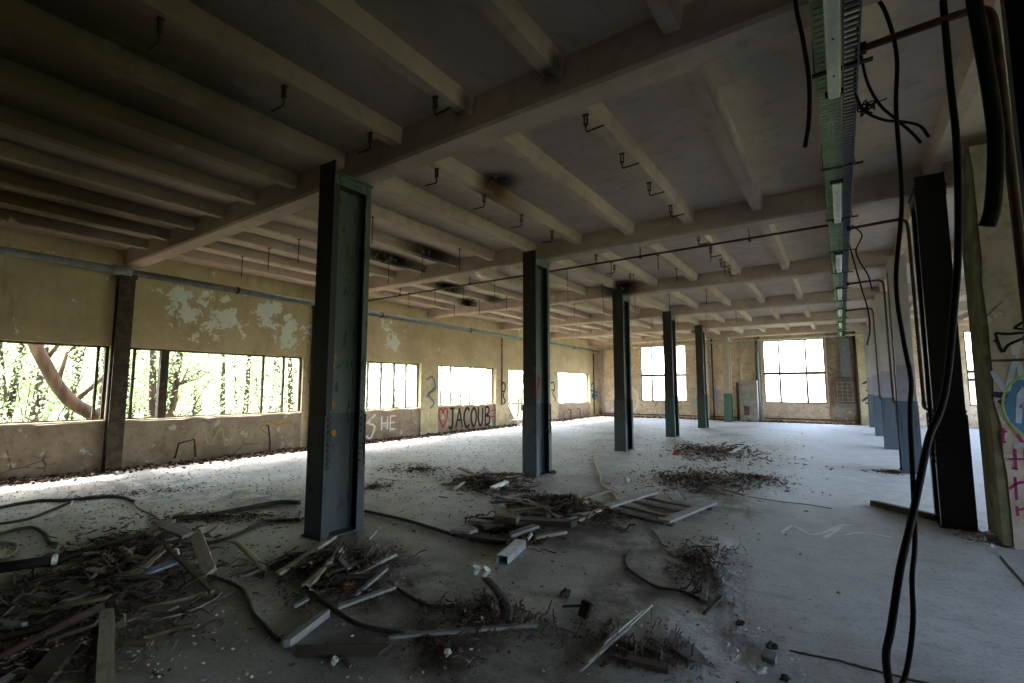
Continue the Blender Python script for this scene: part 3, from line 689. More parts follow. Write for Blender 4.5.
for k in range(7):
    y = 2.84 + 3.46 * k
    o = thing('lamp_batten', lab[k], 'lamp', (.075, y, 3.935), 'lamp battens along the cable tray')
    MB().prism([(-.042, 0, 0), (.042, 0, 0), (.042, 0, -.05), (.028, 0, -.07), (-.028, 0, -.07), (-.042, 0, -.05)], (0, 0, 0), (0, 1.53, 0)).obj('housing', M['batten'], o)
    for yy in (0, 1.5): MB().box((-.06, yy, -.055), (.06, yy + .03, -.012)).obj('lamp_holder', M['iron'], o)
    for yy in (.3, .75, 1.2): MB().dome((0, yy, -.07), (0, 0, -1), .009).obj('screw', M['iron'], o)

# ------------------------------------------------------------------ ceiling hooks and rods
def make_hook(label, group, loc, d=1):
    o = thing('ceiling_hook', label, 'hook', loc, group)
    q = MB().box((-.02, -.012, -.1), (-.012, .012, 0)).box((.012, -.012, -.1), (.02, .012, 0)).box((-.022, -.014, -.105), (.022, .014, -.095)).box((-.03, -.02, -.006), (.03, .02, 0))
    q.obj('strap', M['iron'], o)
    MB().tube([(0, 0, -.1), (0, 0, -.16), (.012 * d, 0, -.175), (.19 * d, 0, -.165)], .009, 6).obj('arm', M['iron'], o)
    return o
def hook_row(label, group, pts, d):
    h = make_hook(label, group, pts[0], d)
    for q in pts[1:]: dup(h, q)
hook_row('iron ceiling hook in the row along the middle joist', 'hooks along the middle joist', [(-1.9, 4.03 + .93 * k, JSOFF) for k in range(4)] , 1)
hook_row('iron ceiling hook on the middle joist beyond the second beam', 'hooks on the middle joist farther away', [(-1.9, 8.45 + .93 * k, JSOFF) for k in range(4)], 1)
hook_row('iron ceiling hook on the joist running from the nearest column side to the second column', 'hooks left of the middle joist', [(-3.88, 4.06 + .93 * k, JSOFF) for k in range(4)], -1)
hook_row('rusted ceiling hook in the dark bay at the top left', 'hooks in the dark near bay', [(-3.88, 1.21 + .93 * k, JSOFF) for k in range(3)], -1)
hook_row('iron ceiling hook on the joist left of the third column', 'hooks beyond the second column', [(-3.88, 8.6 + .93 * k, JSOFF) for k in range(3)], -1)
q = make_hook('single iron hook hanging near the edge of the nearest beam', None, (-2.9, 3.0, JSOFF), 1)
def make_rod(label, group, loc, L):
    o = thing('ceiling_rod', label, 'rod', loc, group)
    MB().tube([(0, 0, -L), (0, 0, 0)], .007, 6).obj('shaft', M['iron'], o)
    MB().box((-.025, -.025, -.008), (.025, .025, 0)).obj('plate', M['iron'], o)
    return o
def rod_row(label, group, pts, L):
    h = make_rod(label, group, pts[0], L)
    for q in pts[1:]: dup(h, q)
rod_row('thin iron rod hanging in the bay behind the nearest column', 'rods of the second bay', [(x + .0, y, JSOFF) for x in JX[7:12] for y in (4.7, 6.75)], .42)
rod_row('thin iron rod hanging in the bay left of the second column', 'rods of the third bay', [(x, y, JSOFF) for x in JX[6:12] for y in (9.2, 11.1)], .42)
rod_row('thin iron rod hanging from a far ceiling bay', 'rods of the far bays', [(x, y, JSOFF) for x in JX[4:11] for y in (13.4, 17.8)], .42)
rod_row('thin iron rod hanging from the joist in the third bay on the right', 'rods right of the third column', [(JX[k], y, JSOFF) for k in (3, 4, 5) for y in (9.3, 10.6)], .3)

# ------------------------------------------------------------------ hanging cables
def cable(label, pts, r, mat='rubber', name='hanging_cable', cat='cable', k=6, n=8, flat=1.0, group=None):
    o = MB().tube(smooth_path(pts, k), r, n, flat).obj(name, M[mat], smooth=True)
    return tag(o, label, cat, group)
cable('short black cable hanging left of the cable tray', [(-.13, 3.2, 4.39)] + [(-0.110,3.200,4.004),(-0.101,3.200,3.869),(-0.079,3.200,3.678),(-0.062,3.200,3.417),(-0.075,3.200,3.172),(-0.103,3.200,3.014)], .012)
cable('thin black cable hanging to the floor left of the thick one', [(.26, 4.0, 4.39)] + [(0.355,4.000,4.297),(0.408,4.000,4.086),(0.429,4.000,3.820),(0.403,4.000,3.471),(0.395,4.000,2.844),(0.332,4.000,2.312),(0.344,4.000,1.933),(0.367,4.000,1.654),(0.345,3.950,1.451),(0.324,3.850,1.038),(0.304,3.750,0.713),(0.269,3.650,0.522),(0.250,3.550,0.306),(0.192,3.440,0.068)] + [(.12, 3.3, .02)], .013)
cable('thick black cable hanging from the ceiling down to the floor', [(0.685,4.000,4.135),(0.682,4.000,3.579),(0.684,4.000,3.107),(0.646,4.000,2.463),(0.583,4.000,1.950),(0.540,4.000,1.652),(0.494,4.000,1.454),(0.427,3.950,1.300),(0.357,3.850,1.042),(0.286,3.750,0.789),(0.217,3.650,0.555),(0.152,3.550,0.258),(0.118,3.480,0.135)] + [(.12, 3.36, .035), (.14, 3.2, .03)], .02)
o = MB().tube(smooth_path([(0.806,3.900,4.044),(0.825,3.900,3.663),(0.841,3.900,3.270),(0.837,3.900,3.019),(0.801,3.900,2.687),(0.766,3.900,2.565)], 6), .04, 10, .5).obj('hanging_cable', M['rubber'], smooth=True)
tag(o, 'broad black strap with a cut end before the partition', 'cable')
cable('curled cable end sprouting from the tray, ending lower', [(0.264,4.600,4.473),(0.277,4.600,4.242),(0.304,4.600,4.026),(0.369,4.600,3.826),(0.464,4.600,3.670),(0.546,4.600,3.539),(0.592,4.600,3.445)], .011)
cable('curled cable end sprouting from the tray, ending higher', [(0.249,4.550,4.344),(0.220,4.550,4.064),(0.225,4.550,3.910),(0.275,4.550,3.775),(0.382,4.550,3.673),(0.505,4.550,3.616),(0.589,4.550,3.557),(0.633,4.550,3.457)], .011)
cable('thin wire hanging from the tray toward the whitewashed column', [(0.253,8.600,4.025),(0.364,8.600,3.852),(0.280,8.600,3.639),(0.317,8.600,3.452),(0.400,8.600,3.246),(0.434,8.600,3.020)], .01)
cable('loose wire trailing from the tray into the distance', [(0.224,10.000,4.166),(0.297,10.000,3.712),(0.369,10.000,3.267),(0.431,10.000,2.917),(0.438,10.000,2.576),(0.383,10.000,2.326)], .012)
tg = thing('cable_tangle', 'small knot of wires on the right flank of the tray', 'cable', (.29, 4.75, 3.9))
q = MB(); r_ = R(8)
for k in range(4):
    q.tube(smooth_path([(r_.uniform(-.06, .06), r_.uniform(-.05, .05), r_.uniform(-.05, .06)) for _ in range(6)], 4), .006, 6)
q.obj('wire_knot', M['rubber'], tg, smooth=True)
MB().tube([(-.04, 0, .0), (.14, .02, .05)], .005, 6).obj('wire_end', M['rubber'], tg)

# ------------------------------------------------------------------ far wall fittings
cb = thing('cabinet', 'dented grey steel cabinet against the far wall left of the bright window', 'cabinet', (-3.83, YB - .33, 0))
MB().box((-.4, -.2, 0), (.42, .24, 1.98)).obj('body', M['cabinet'], cb, bevel=.01)
MB().box((-.36, -.215, 1.02), (.37, -.2, 1.93)).obj('door', M['cabinet'], cb, bevel=.005)
MB().box((-.36, -.215, .08), (.37, -.2, .98)).obj('door', M['cabinet'], cb, bevel=.005)
MB().box((-.2, -.222, .3), (.05, -.214, .75)).obj('label_plate', M['cabinetdark'], cb)
tag(MB().box((-4.38, YB - .3, 0), (-4.26, YB - .09, 1.9)).obj('dark_panel', M['cabinetdark'], bevel=.005), 'narrow dark panel leaning beside the grey cabinet', 'panel')
sb = thing('switch_box', 'rusted switch box on the far wall under the vertical duct', 'switch box', (.09, YB - .2, 0))
MB().box((-.36, -.1, .9), (.36, .18, 2.1)).obj('body', M['rustdoor'], sb, bevel=.01)
q = MB()
for k in range(6):
    q.box((-.3, -.115, 1.0 + k * .17), (.3, -.1, 1.03 + k * .17))
for k in range(4): q.box((-.3 + k * .19, -.115, 1.0), (-.27 + k * .19, -.1, 1.9))
q.obj('grille', M['cabinet'], sb)
MB().box((-.4, -.13, .82), (.4, .18, .92)).obj('tray', M['pipe'], sb, bevel=.008)
MB().box((-.1, -.02, 2.1), (.26, .17, 3.85)).obj('duct', M['pipe'], sb, bevel=.005)
ob = thing('radiator_stub', 'pair of rusty radiator pipe stubs under the last left window', 'pipe', (XL + .12, 22.6, 0))
for yy in (0, 1.1): MB().tube([(-.1, yy, .5), (.06, yy, .5), (.06, yy, .0)], .025, 8).obj('stub', M['darkpipe'], ob)
ob = thing('wall_bracket', 'bent iron pipe bracket low on the left parapet', 'bracket', (XL + .04, 4.75, 0))
MB().tube([(-.03, -.2, .12), (.05, -.2, .12), (.05, -.15, .42), (.05, .15, .48), (.05, .2, .1)], .02, 6).obj('bar', M['iron'], ob)
ob = thing('wall_bracket', 'small iron bracket farther along the left parapet', 'bracket', (XL + .04, 6.55, 0))
MB().tube([(-.03, .0, .68), (.06, .0, .68), (.06, .06, .3), (.06, .06, .02)], .018, 6).obj('bar', M['iron'], ob)

# ------------------------------------------------------------------ debris: long cables and hoses on the floor
def up(pts, z): return [(p[0], p[1], z) for p in pts]
def floor_cable(label, pts, r, mat, seed=0, name='cable', flat=1.0):
    r *= .62
    return cable(label, up(pts, r * flat + .002), r, mat, name, 'cable', 5, 8, flat)
floor_cable('pale twisted cable running on the floor from the debris toward the third column', [(-6.566,14.626,0.000),(-5.925,13.332,0.000),(-5.502,12.178,0.000),(-4.888,10.531,0.000),(-4.175,9.128,0.000),(-3.660,8.164,0.000),(-3.521,7.811,0.000),(-3.160,7.269,0.000),(-2.864,6.876,0.000),(-2.718,6.595,0.000)], .022, 'palecable')
floor_cable('dark flat cable on the floor from the nearest column to the board heap', [(-5.168,4.186,0.000),(-4.455,4.193,0.000),(-3.931,4.129,0.000),(-3.389,4.063,0.000),(-3.167,4.174,0.000)], .032, 'dustcable')
floor_cable('short curved hose lying right of the plank heap', [(-1.820,4.719,0.000),(-1.768,4.452,0.000),(-1.653,4.229,0.000),(-1.461,4.065,0.000),(-1.307,3.976,0.000),(-1.134,4.003,0.000),(-0.999,3.944,0.000),(-0.927,3.911,0.000)], .02, 'dustcable')
floor_cable('long dark hose curving across the floor near the left windows', [(-9.285,1.487,0.000),(-9.429,1.783,0.000),(-9.407,2.010,0.000),(-9.162,2.178,0.000),(-9.009,2.585,0.000),(-8.713,2.711,0.000),(-8.284,2.708,0.000)], .035, 'dustcable')
floor_cable('grey cable curving below the long dark hose', [(-8.264,1.352,0.000),(-8.252,1.617,0.000),(-8.553,1.866,0.000),(-8.971,2.167,0.000),(-9.080,2.234,0.000)], .025, 'dustcable')
floor_cable('pale short cable lying across the dark cables at the left', [(-8.990,2.224,0.000),(-8.406,2.027,0.000),(-8.196,1.876,0.000),(-8.052,1.755,0.000)], .03, 'greycable')
floor_cable('dark cable with a hooked end at the far left of the floor', [(-7.658,1.262,0.000),(-7.761,1.504,0.000),(-7.649,1.581,0.000),(-7.194,1.580,0.000),(-6.849,1.532,0.000),(-6.704,1.554,0.000)], .03, 'dustcable')
floor_cable('looped cable end at the left edge of the floor', [(-7.382,1.206,0.000),(-7.267,1.246,0.000),(-7.102,1.320,0.000),(-6.903,1.307,0.000),(-6.721,1.255,0.000),(-6.597,1.174,0.000),(-6.584,1.088,0.000)], .022, 'greycable')
floor_cable('bent pale cable rising to the top of the stick heap', [(-8.357,2.730,0.000),(-7.908,2.623,0.000),(-7.499,2.588,0.000),(-7.176,2.575,0.000),(-6.912,2.536,0.000)], .02, 'greycable')
floor_cable('short forked pale cable beside the stick heap', [(-8.018,2.890,0.000),(-7.627,2.686,0.000),(-7.309,2.600,0.000),(-6.984,2.540,0.000)], .018, 'greycable')
floor_cable('heavy black hose running from the stick heap toward the nearest column', [(-6.782,2.625,0.000),(-6.558,2.942,0.000),(-6.549,3.362,0.000),(-6.518,3.778,0.000),(-6.256,3.957,0.000)], .05, 'dustcable')
floor_cable('second hose running to the nearest column', [(-5.442,2.419,0.000),(-5.462,2.642,0.000),(-5.604,2.890,0.000),(-5.776,3.209,0.000),(-5.512,3.496,0.000)], .028, 'dustcable')
floor_cable('wide loop of thin grey cable on the open floor at lower left', [(-4.808,1.648,0.000),(-4.705,1.556,0.000),(-4.591,1.440,0.000),(-4.429,1.393,0.000),(-4.225,1.385,0.000),(-4.067,1.449,0.000),(-3.995,1.507,0.000),(-3.956,1.614,0.000),(-3.967,1.748,0.000),(-4.020,1.874,0.000),(-4.096,1.951,0.000),(-4.209,1.987,0.000)], .012, 'greycable')
floor_cable('thin straight pale wire inside the cable loop', [(-4.361,1.498,0.000),(-4.385,1.645,0.000),(-4.378,1.825,0.000)], .008, 'greycable')
floor_cable('small tight loop of grey cable at the left edge', [(-4.590,1.048,0.000),(-4.711,1.052,0.000),(-4.909,1.102,0.000),(-5.004,1.199,0.000),(-5.033,1.287,0.000),(-4.840,1.270,0.000),(-4.636,1.232,0.000),(-4.522,1.199,0.000)], .015, 'greycable')
floor_cable('grey cable falling toward the lower left corner', [(-5.919,1.113,0.000),(-5.675,1.077,0.000),(-5.438,1.076,0.000),(-5.242,1.036,0.000),(-5.096,0.974,0.000),(-4.890,0.876,0.000),(-4.728,0.805,0.000)], .016, 'greycable')
floor_cable('black cable snaking over the floor below the nearest column', [(-3.095,2.798,0.000),(-2.875,2.743,0.000),(-2.614,2.695,0.000),(-2.489,2.742,0.000),(-2.417,2.870,0.000)], .02, 'dustcable')
floor_cable('dark strip cable running below the debris of the nearest column', [(-3.671,2.379,0.000),(-3.235,2.289,0.000),(-2.912,2.232,0.000),(-2.725,2.226,0.000),(-2.510,2.278,0.000),(-2.421,2.309,0.000)], .026, 'dustcable')
floor_cable('dark cable running from the stick heap toward the bottom centre', [(-4.569,2.038,0.000),(-4.337,2.069,0.000),(-4.050,2.073,0.000),(-3.778,1.998,0.000),(-3.522,1.903,0.000),(-3.341,1.870,0.000),(-3.131,1.822,0.000),(-3.022,1.807,0.000)], .024, 'dustcable')
floor_cable('thin dark wire lying on the swept floor', [(-1.240,7.989,0.000),(-0.804,7.907,0.000),(-0.479,7.917,0.000),(-0.202,7.840,0.000)], .007, 'rubber')
floor_cable('thin dark wire curling beside the pallet', [(-1.858,5.503,0.000),(-1.722,5.288,0.000),(-1.615,5.081,0.000),(-1.537,5.022,0.000)], .01, 'dustcable')
floor_cable('thin curled cable along the rubble strip', [(-1.238,5.227,0.000),(-1.101,4.815,0.000),(-0.996,4.595,0.000),(-0.920,4.337,0.000)], .014, 'greycable')

# pipes and rails among the debris
def pipe_between(name, label, a, b_, r, mat, cat='pipe', capped=None):
    a, b_ = Vector(a), Vector(b_)
    o = MB().tube([a, b_], r, 10).obj(name, M[mat], smooth=True)
    tag(o, label, cat)
    if capped:
        d = (b_ - a).normalized(); e = MB().tube([b_ - d * .01, b_ + d * .02], r * 1.06, 10).obj('pipe_end', M[capped], o); e['label'] = 'pale cut end of the pipe'
    return o
pipe_between('loose_pipe', 'thick black pipe with a pale cut end at the left edge of the floor', (-6.055,1.005,0.070), (-5.910,1.365,0.070), .045, 'rubber', capped='plastic')
pipe_between('loose_pipe', 'long rust-red pipe rising from the lower left corner', (-4.093,0.717,0.050), (-4.312,1.269,0.100), .026, 'rust')
pipe_between('loose_pipe', 'long thin dark rail leading to the stick heap', (-5.965,1.372,0.040), (-6.110,2.165,0.100), .025, 'rust', 'rail')

# ------------------------------------------------------------------ debris: boards, sticks, laths
def board(label, a, b_, w, t_, mat, name='board', cat='board', roll=0.0, z=None, warp=0.0):
    """a board whose long axis runs from a to b_ (resting heights given)"""
    a, b_ = Vector(a), Vector(b_); d = b_ - a; L = d.length; d.normalize()
    y = Vector((0, 0, 1)).cross(d)
    if y.length < 1e-3: y = Vector((1, 0, 0))
    y.normalize(); zz = d.cross(y)
    q = MB(); n = 8; r_ = R(label)
    j = [(r_.uniform(-.12, .12) * w, r_.uniform(-.12, .12) * w) for _ in range(n + 1)]
    prev = None; o = 0
    for i in range(n + 1):
        x = -L / 2 + L * i / n; bow = warp * (1 - (2 * i / n - 1) ** 2)
        ws = w * (1 if 0 < i < n else .97)
        e0 = (r_.uniform(-.3, .3) * w if i in (0, n) else 0)
        for (yy, zv) in ((-.5, -.5), (.5, -.5), (.5, .5), (-.5, .5)):
            q.v.append((x + (e0 * (1 if yy > 0 else -1)), yy * ws + j[i][0] * .25, zv * t_ + bow))
        if i:
            for k in range(4):
                k2 = (k + 1) % 4; b0 = (i - 1) * 4; b1 = i * 4
                q.f.append((b0 + k, b0 + k2, b1 + k2, b1 + k))
    q.f.append((3, 2, 1, 0)); q.f.append(tuple(n * 4 + k for k in range(4)))
    o = q.obj(name, M[mat])
    rot = Matrix((d, y, zz)).transposed() @ Matrix.Rotation(roll, 3, 'X')
    o.matrix_world = Matrix.Translation((a + b_) / 2) @ rot.to_4x4()
    return tag(o, label, cat)
# stick heap left of the nearest column
board('pale short board on top of the stick heap, tilted up to the right', (-5.834,2.061,0.140), (-5.969,2.273,0.200), .13, .03, 'wood_pale')
board('grey board lying over the top of the stick heap', (-5.780,2.177,0.200), (-5.406,2.232,0.160), .14, .03, 'wood_grey')
board('brown plank standing slanted at the right of the stick heap', (-5.044,2.150,0.240), (-4.515,2.052,0.040), .1, .035, 'wood_pale', roll=.5)
board('brown sticklike lath leaning in the stick heap, outer of a pair', (-4.976,1.618,0.020), (-5.465,2.020,0.100), .035, .025, 'wood_brown', 'stick', 'stick')
board('brown lath leaning in the stick heap, inner of a pair', (-4.942,1.641,0.020), (-5.428,2.081,0.100), .04, .025, 'wood_pale', 'stick', 'stick')
board('blue-white chipped board in the middle of the stick heap', (-4.980,1.659,0.030), (-5.037,2.003,0.050), .12, .02, 'wood_blue')
board('long stick slanting down right out of the stick heap', (-5.346,2.025,0.120), (-4.148,1.915,0.015), .035, .03, 'wood_brown', 'stick', 'stick')
board('small pale slat left in the stick heap', (-5.944,1.847,0.050), (-5.976,2.011,0.060), .1, .02, 'wood_pale')
board('dark plank lying under the stick heap', (-5.560,1.395,0.030), (-5.835,1.886,0.050), .14, .03, 'wood_dark')
board('dark plank at the lower left of the stick heap', (-5.298,1.274,0.020), (-4.607,1.413,0.020), .12, .03, 'wood_dark')
board('short brown stick crossing the ring in the stick heap', (-5.070,2.007,0.060), (-4.914,2.173,0.070), .04, .03, 'wood_brown', 'stick', 'stick')
# olive bent strip
cable('olive bent metal strip standing up right of the stick heap', [(-5.376,2.581,0.020),(-5.047,2.489,0.100),(-4.762,2.425,0.120),(-4.521,2.406,0.080),(-4.247,2.389,0.010)], .034, 'wood_olive', 'bent_strip', 'strip', 3, 6, .25)
rg = MB(); rg.tube(smooth_path([(.05 * math.cos(k * PI / 5), 0, .05 * math.sin(k * PI / 5)) for k in range(11)], 2), .012, 6)
tag(rg.obj('ring', M['plastic'], loc=(-5.089,2.012,0.090), smooth=True), 'small pale ring in the stick heap', 'ring')
board('long beige board with a blue spot pointing out of the lower left', (-4.310,1.299,0.050), (-3.268,1.002,0.030), .08, .04, 'wood_pale')
board('pale stick lying in the dark at the lower left', (-4.063,0.938,0.030), (-4.195,1.044,0.050), .05, .03, 'wood_grey', 'stick', 'stick')
board('pale slat at the bottom left corner', (-3.800,0.689,0.030), (-3.881,0.810,0.030), .05, .02, 'wood_grey', 'stick', 'stick')
board('dark plank across the lower left corner', (-3.591,0.781,0.030), (-4.205,1.151,0.030), .13, .04, 'wood_dark')
# heap at the foot of the nearest column
board('pale lath leaning to the foot of the nearest column', (-4.043,2.381,0.030), (-4.278,3.090,0.120), .05, .03, 'wood_pale', 'stick', 'stick')
board('short pale stick standing in the heap at the nearest column', (-3.622,2.399,0.020), (-3.988,2.962,0.100), .04, .03, 'wood_pale', 'stick', 'stick')
board('pale lath at the upper right of the heap before the nearest column', (-3.506,2.723,0.030), (-3.548,3.247,0.050), .045, .025, 'wood_grey', 'stick', 'stick')
board('straight pale lath at the right edge of the heap before the nearest column', (-3.167,2.484,0.020), (-3.331,2.939,0.050), .035, .02, 'wood_grey', 'stick', 'stick')
board('tiny stick left below the heap before the nearest column', (-3.378,2.115,0.020), (-3.410,2.255,0.020), .035, .02, 'wood_grey', 'stick', 'stick')
board('grey strip lying below the heap before the nearest column', (-3.108,2.300,0.020), (-3.024,2.754,0.030), .05, .02, 'wood_grey')
board('short stick just right of the nearest column foot', (-4.211,3.460,0.020), (-4.314,3.650,0.040), .03, .02, 'wood_grey', 'stick', 'stick')
board('grey angle strip on the open floor at lower centre left', (-2.914,1.795,0.030), (-3.053,2.170,0.040), .04, .05, 'wood_grey', 'metal_strip', 'strip')
board('flat dark bluish plank at the lower centre left', (-2.820,1.798,0.015), (-2.384,2.111,0.015), .11, .022, 'wood_dark')
board('long thin pale rod pointing right toward the white caps heap', (-2.478,2.233,0.015), (-1.777,2.890,0.020), .03, .02, 'wood_grey', 'stick', 'stick')
board('short stick lying beside the dark bluish plank', (-2.520,1.912,0.015), (-2.409,1.877,0.015), .02, .015, 'wood_dark', 'stick', 'stick')
# board heap in the middle
board('pale grey block at the left of the middle board heap', (-3.584,4.108,0.050), (-3.358,4.175,0.050), .1, .06, 'wood_grey')
board('pale slat behind the grey block in the middle board heap', (-3.744,4.578,0.040), (-3.461,4.617,0.040), .1, .03, 'wood_grey')
board('brown block lying on the middle board heap', (-3.450,4.661,0.100), (-3.146,4.712,0.100), .11, .07, 'wood_brown')
board('dark long board in the middle board heap', (-3.226,4.789,0.060), (-2.577,4.995,0.080), .12, .07, 'wood_dark')
board('grey slat slanting over the middle board heap', (-2.978,4.308,0.060), (-2.869,4.655,0.090), .09, .03, 'wood_grey')
board('pale lath along the right edge of the middle board heap', (-2.769,4.491,0.030), (-2.583,4.792,0.040), .06, .03, 'wood_pale')
board('dark plank under the middle board heap', (-3.462,4.100,0.030), (-2.920,4.224,0.030), .14, .04, 'wood_dark')
board('another dark plank at the back of the middle board heap', (-3.444,4.389,0.050), (-3.041,4.911,0.050), .12, .04, 'wood_dark')
board('tiny white peg standing at the metal channel', (-2.802,4.385,0.030), (-2.787,4.441,0.080), .03, .02, 'plastic', 'peg', 'peg')
board('pale stick at the right end of the middle board heap', (-2.700,5.339,0.030), (-2.628,5.816,0.060), .06, .03, 'wood_pale', 'stick', 'stick')
board('long brown stick reaching to the pallet', (-2.970,6.088,0.050), (-2.500,5.800,0.020), .03, .02, 'wood_brown', 'stick', 'stick')
board('thin stick between the pale cable and the pallet', (-3.145,6.385,0.040), (-2.998,7.085,0.050), .035, .025, 'wood_brown', 'stick', 'stick')
# hollow metal channel
ch = thing('metal_channel', 'hollow grey metal channel lying before the middle board heap', 'channel', (0, 0, 0))
pa, pb = Vector((-2.658,3.717,0.000)), Vector((-2.775,4.210,0.000))
d = (pb - pa).normalized(); sd = Vector((d.y, -d.x, 0)); w2, hh = .055, .075
def chan(o0, o1, z0, z1): return [pa + sd * o0 + Vector((0, 0, z0)), pa + sd * o1 + Vector((0, 0, z0)), pa + sd * o1 + Vector((0, 0, z1)), pa + sd * o0 + Vector((0, 0, z1))]
vec = pb - pa
MB().prism(chan(-w2, w2, hh - .006, hh), (0, 0, 0), vec).obj('top_face', M['galv'], ch)
for o0, o1 in ((-w2, -w2 + .006), (w2 - .006, w2)): MB().prism(chan(o0, o1, 0, hh), (0, 0, 0), vec).obj('side_face', M['galv'], ch)
# pallet
pal = thing('pallet', 'broken wooden pallet lying flat in the middle of the floor', 'pallet', (0, 0, 0))
A, B_, C_, D_ = (Vector(v) for v in ((-2.624,5.991,0.000), (-2.397,7.276,0.000), (-1.785,5.743,0.000), (-1.534,7.058,0.000)))
def plank(a, b_, w, z, t_, mat, name):
    d = (b_ - a).normalized(); s = Vector((d.y, -d.x, 0)) * w / 2; zz = Vector((0, 0, z))
    MB().prism([a - s + zz, a + s + zz, a + s + zz + Vector((0, 0, t_)), a - s + zz + Vector((0, 0, t_))], (0, 0, 0), b_ - a).obj(name, M[mat], pal, bevel=.004)
plank(A, B_, .13, .05, .03, 'wood_grey', 'rail'); plank(C_, D_, .13, .05, .03, 'wood_grey', 'rail')
for f_ in (.03, .25, .5, .75): plank(A.lerp(B_, f_), C_.lerp(D_, f_), .1 if f_ < .1 else .075, .018, .03, 'wood_brown' if f_ > .1 else 'wood_dark', 'slat')
for f_ in (.08, .9):
    for a, b_ in ((A, B_), (C_, D_)):
        c = a.lerp(b_, f_); MB().box((c.x - .05, c.y - .05, 0), (c.x + .05, c.y + .05, .02)).obj('foot_block', M['wood_dark'], pal)
# heap before the second column
board('white chip of board on the heap before the second column', (-4.574,6.124,0.060), (-4.597,6.563,0.080), .08, .04, 'plastic')
board('pale stick at the left of the heap before the second column', (-5.155,5.874,0.020), (-5.264,6.297,0.050), .04, .03, 'wood_pale', 'stick', 'stick')
board('long brown board at the top of the heap before the second column', (-6.255,7.327,0.050), (-4.973,6.602,0.050), .08, .03, 'wood_brown')
board('dark board behind the heap before the second column', (-5.523,7.028,0.050), (-4.863,7.481,0.050), .12, .03, 'wood_dark')
board('pale chip at the top of the heap before the second column', (-5.509,6.952,0.080), (-5.579,7.279,0.100), .1, .03, 'wood_grey')
board('grey board at the left of the heap before the second column', (-5.577,6.404,0.050), (-5.504,6.832,0.080), .08, .03, 'wood_grey')
board('long thin dark lath on the floor below the heap before the second column', (-4.277,5.825,0.015), (-3.606,5.696,0.015), .06, .02, 'wood_dark', 'stick', 'stick')
# foreground lath bundle
board('longest pale lath of the bundle at the bottom centre', (-1.296,2.666,0.030), (-1.230,3.598,0.030), .014, .012, 'wood_pale', 'lath', 'lath')
board('front pale lath of the bundle at the bottom centre, ending lowest', (-1.303,2.577,0.020), (-1.249,3.209,0.030), .014, .012, 'wood_grey', 'lath', 'lath')
board('short rear lath of the bundle at the bottom centre', (-1.312,2.767,0.020), (-1.315,3.147,0.030), .014, .012, 'wood_pale', 'lath', 'lath')
board('upper thin lath of the bundle at the bottom centre', (-1.293,2.870,0.045), (-1.244,3.469,0.045), .014, .012, 'wood_grey', 'lath', 'lath')
board('thin stick right of the lath bundle', (-1.227,2.850,0.015), (-1.095,2.814,0.015), .02, .015, 'wood_pale', 'stick', 'stick')
board('dark long piece of bark right of the lath bundle', (-1.134,2.838,0.020), (-0.901,2.875,0.020), .06, .03, 'wood_dark', 'stick', 'stick')
board('pale upright splinter in the rubble strip', (-0.945,3.902,0.020), (-0.975,4.137,0.060), .04, .03, 'wood_grey', 'stick', 'stick')
board('dark bent twig in the rubble strip', (-0.896,3.712,0.010), (-0.843,4.026,0.030), .022, .018, 'wood_dark', 'stick', 'stick')
board('pale stick standing in the dark litter right of the pallet', (-1.926,7.200,0.030), (-2.176,7.709,0.100), .04, .03, 'wood_grey', 'stick', 'stick')
board('stick along the far litter heap', (-3.527,13.564,0.050), (-3.155,13.082,0.020), .06, .05, 'wood_dark', 'stick', 'stick')
board('pale branch on the far litter heap', (-2.339,12.666,0.050), (-2.226,13.940,0.100), .06, .05, 'wood_grey', 'stick', 'stick')
board('dark beam lying at the foot of the near-black column', (0.271,8.362,0.040), (0.868,7.846,0.040), .08, .07, 'wood_dark', 'beam_offcut', 'timber')
# shard, slab, caps, clumps
sh = MB(); poly = up([(-1.017,3.333,0.000),(-1.000,3.208,0.000),(-0.932,3.101,0.000),(-0.834,3.039,0.000),(-0.714,3.048,0.000),(-0.774,3.143,0.000),(-0.881,3.246,0.000),(-0.960,3.310,0.000)], .012)
sh.prism(poly, (0, 0, 0), (0, 0, .012)); tag(sh.obj('board_shard', M['shard']), 'leaf-shaped grey board shard at the bottom centre right', 'shard')
sb_ = MB(); poly = up([(-0.484,3.304,0.000),(-0.474,3.401,0.000),(-0.406,3.408,0.000),(-0.404,3.284,0.000)], .0); sb_.prism(poly, (0, 0, 0), (0, 0, .032))
tag(sb_.obj('concrete_chunk', M['shard'], bevel=.008), 'square grey concrete chunk at the edge of the swept floor', 'rubble')
for (lab_, p0, ax) in (('left of two white plastic caps standing on the floor', (-2.688,3.354,0.000), (.35, .1, 1)), ('right of two white plastic caps standing on the floor', (-2.611,3.380,0.000), (.5, .2, .8))):
    ax = Vector(ax).normalized(); q = thing('pipe_cap', lab_, 'cap', p0)
    MB().tube([ax * .0 + Vector((0, 0, .02)), ax * .055 + Vector((0, 0, .02))], .03, 12).obj('cap_body', M['plastic'], q)
    MB().tube([ax * .045 + Vector((0, 0, .02)), ax * .06 + Vector((0, 0, .02))], .035, 12).obj('cap_rim', M['plastic'], q)
cable('dark bent strip curling down from the white caps', [(-2.532,3.312,0.030),(-2.282,3.125,0.060),(-2.112,2.979,0.070),(-2.012,2.874,0.050),(-1.996,2.816,0.010)], .045, 'dustcable', 'bent_strip', 'strip', 4, 6, .2)
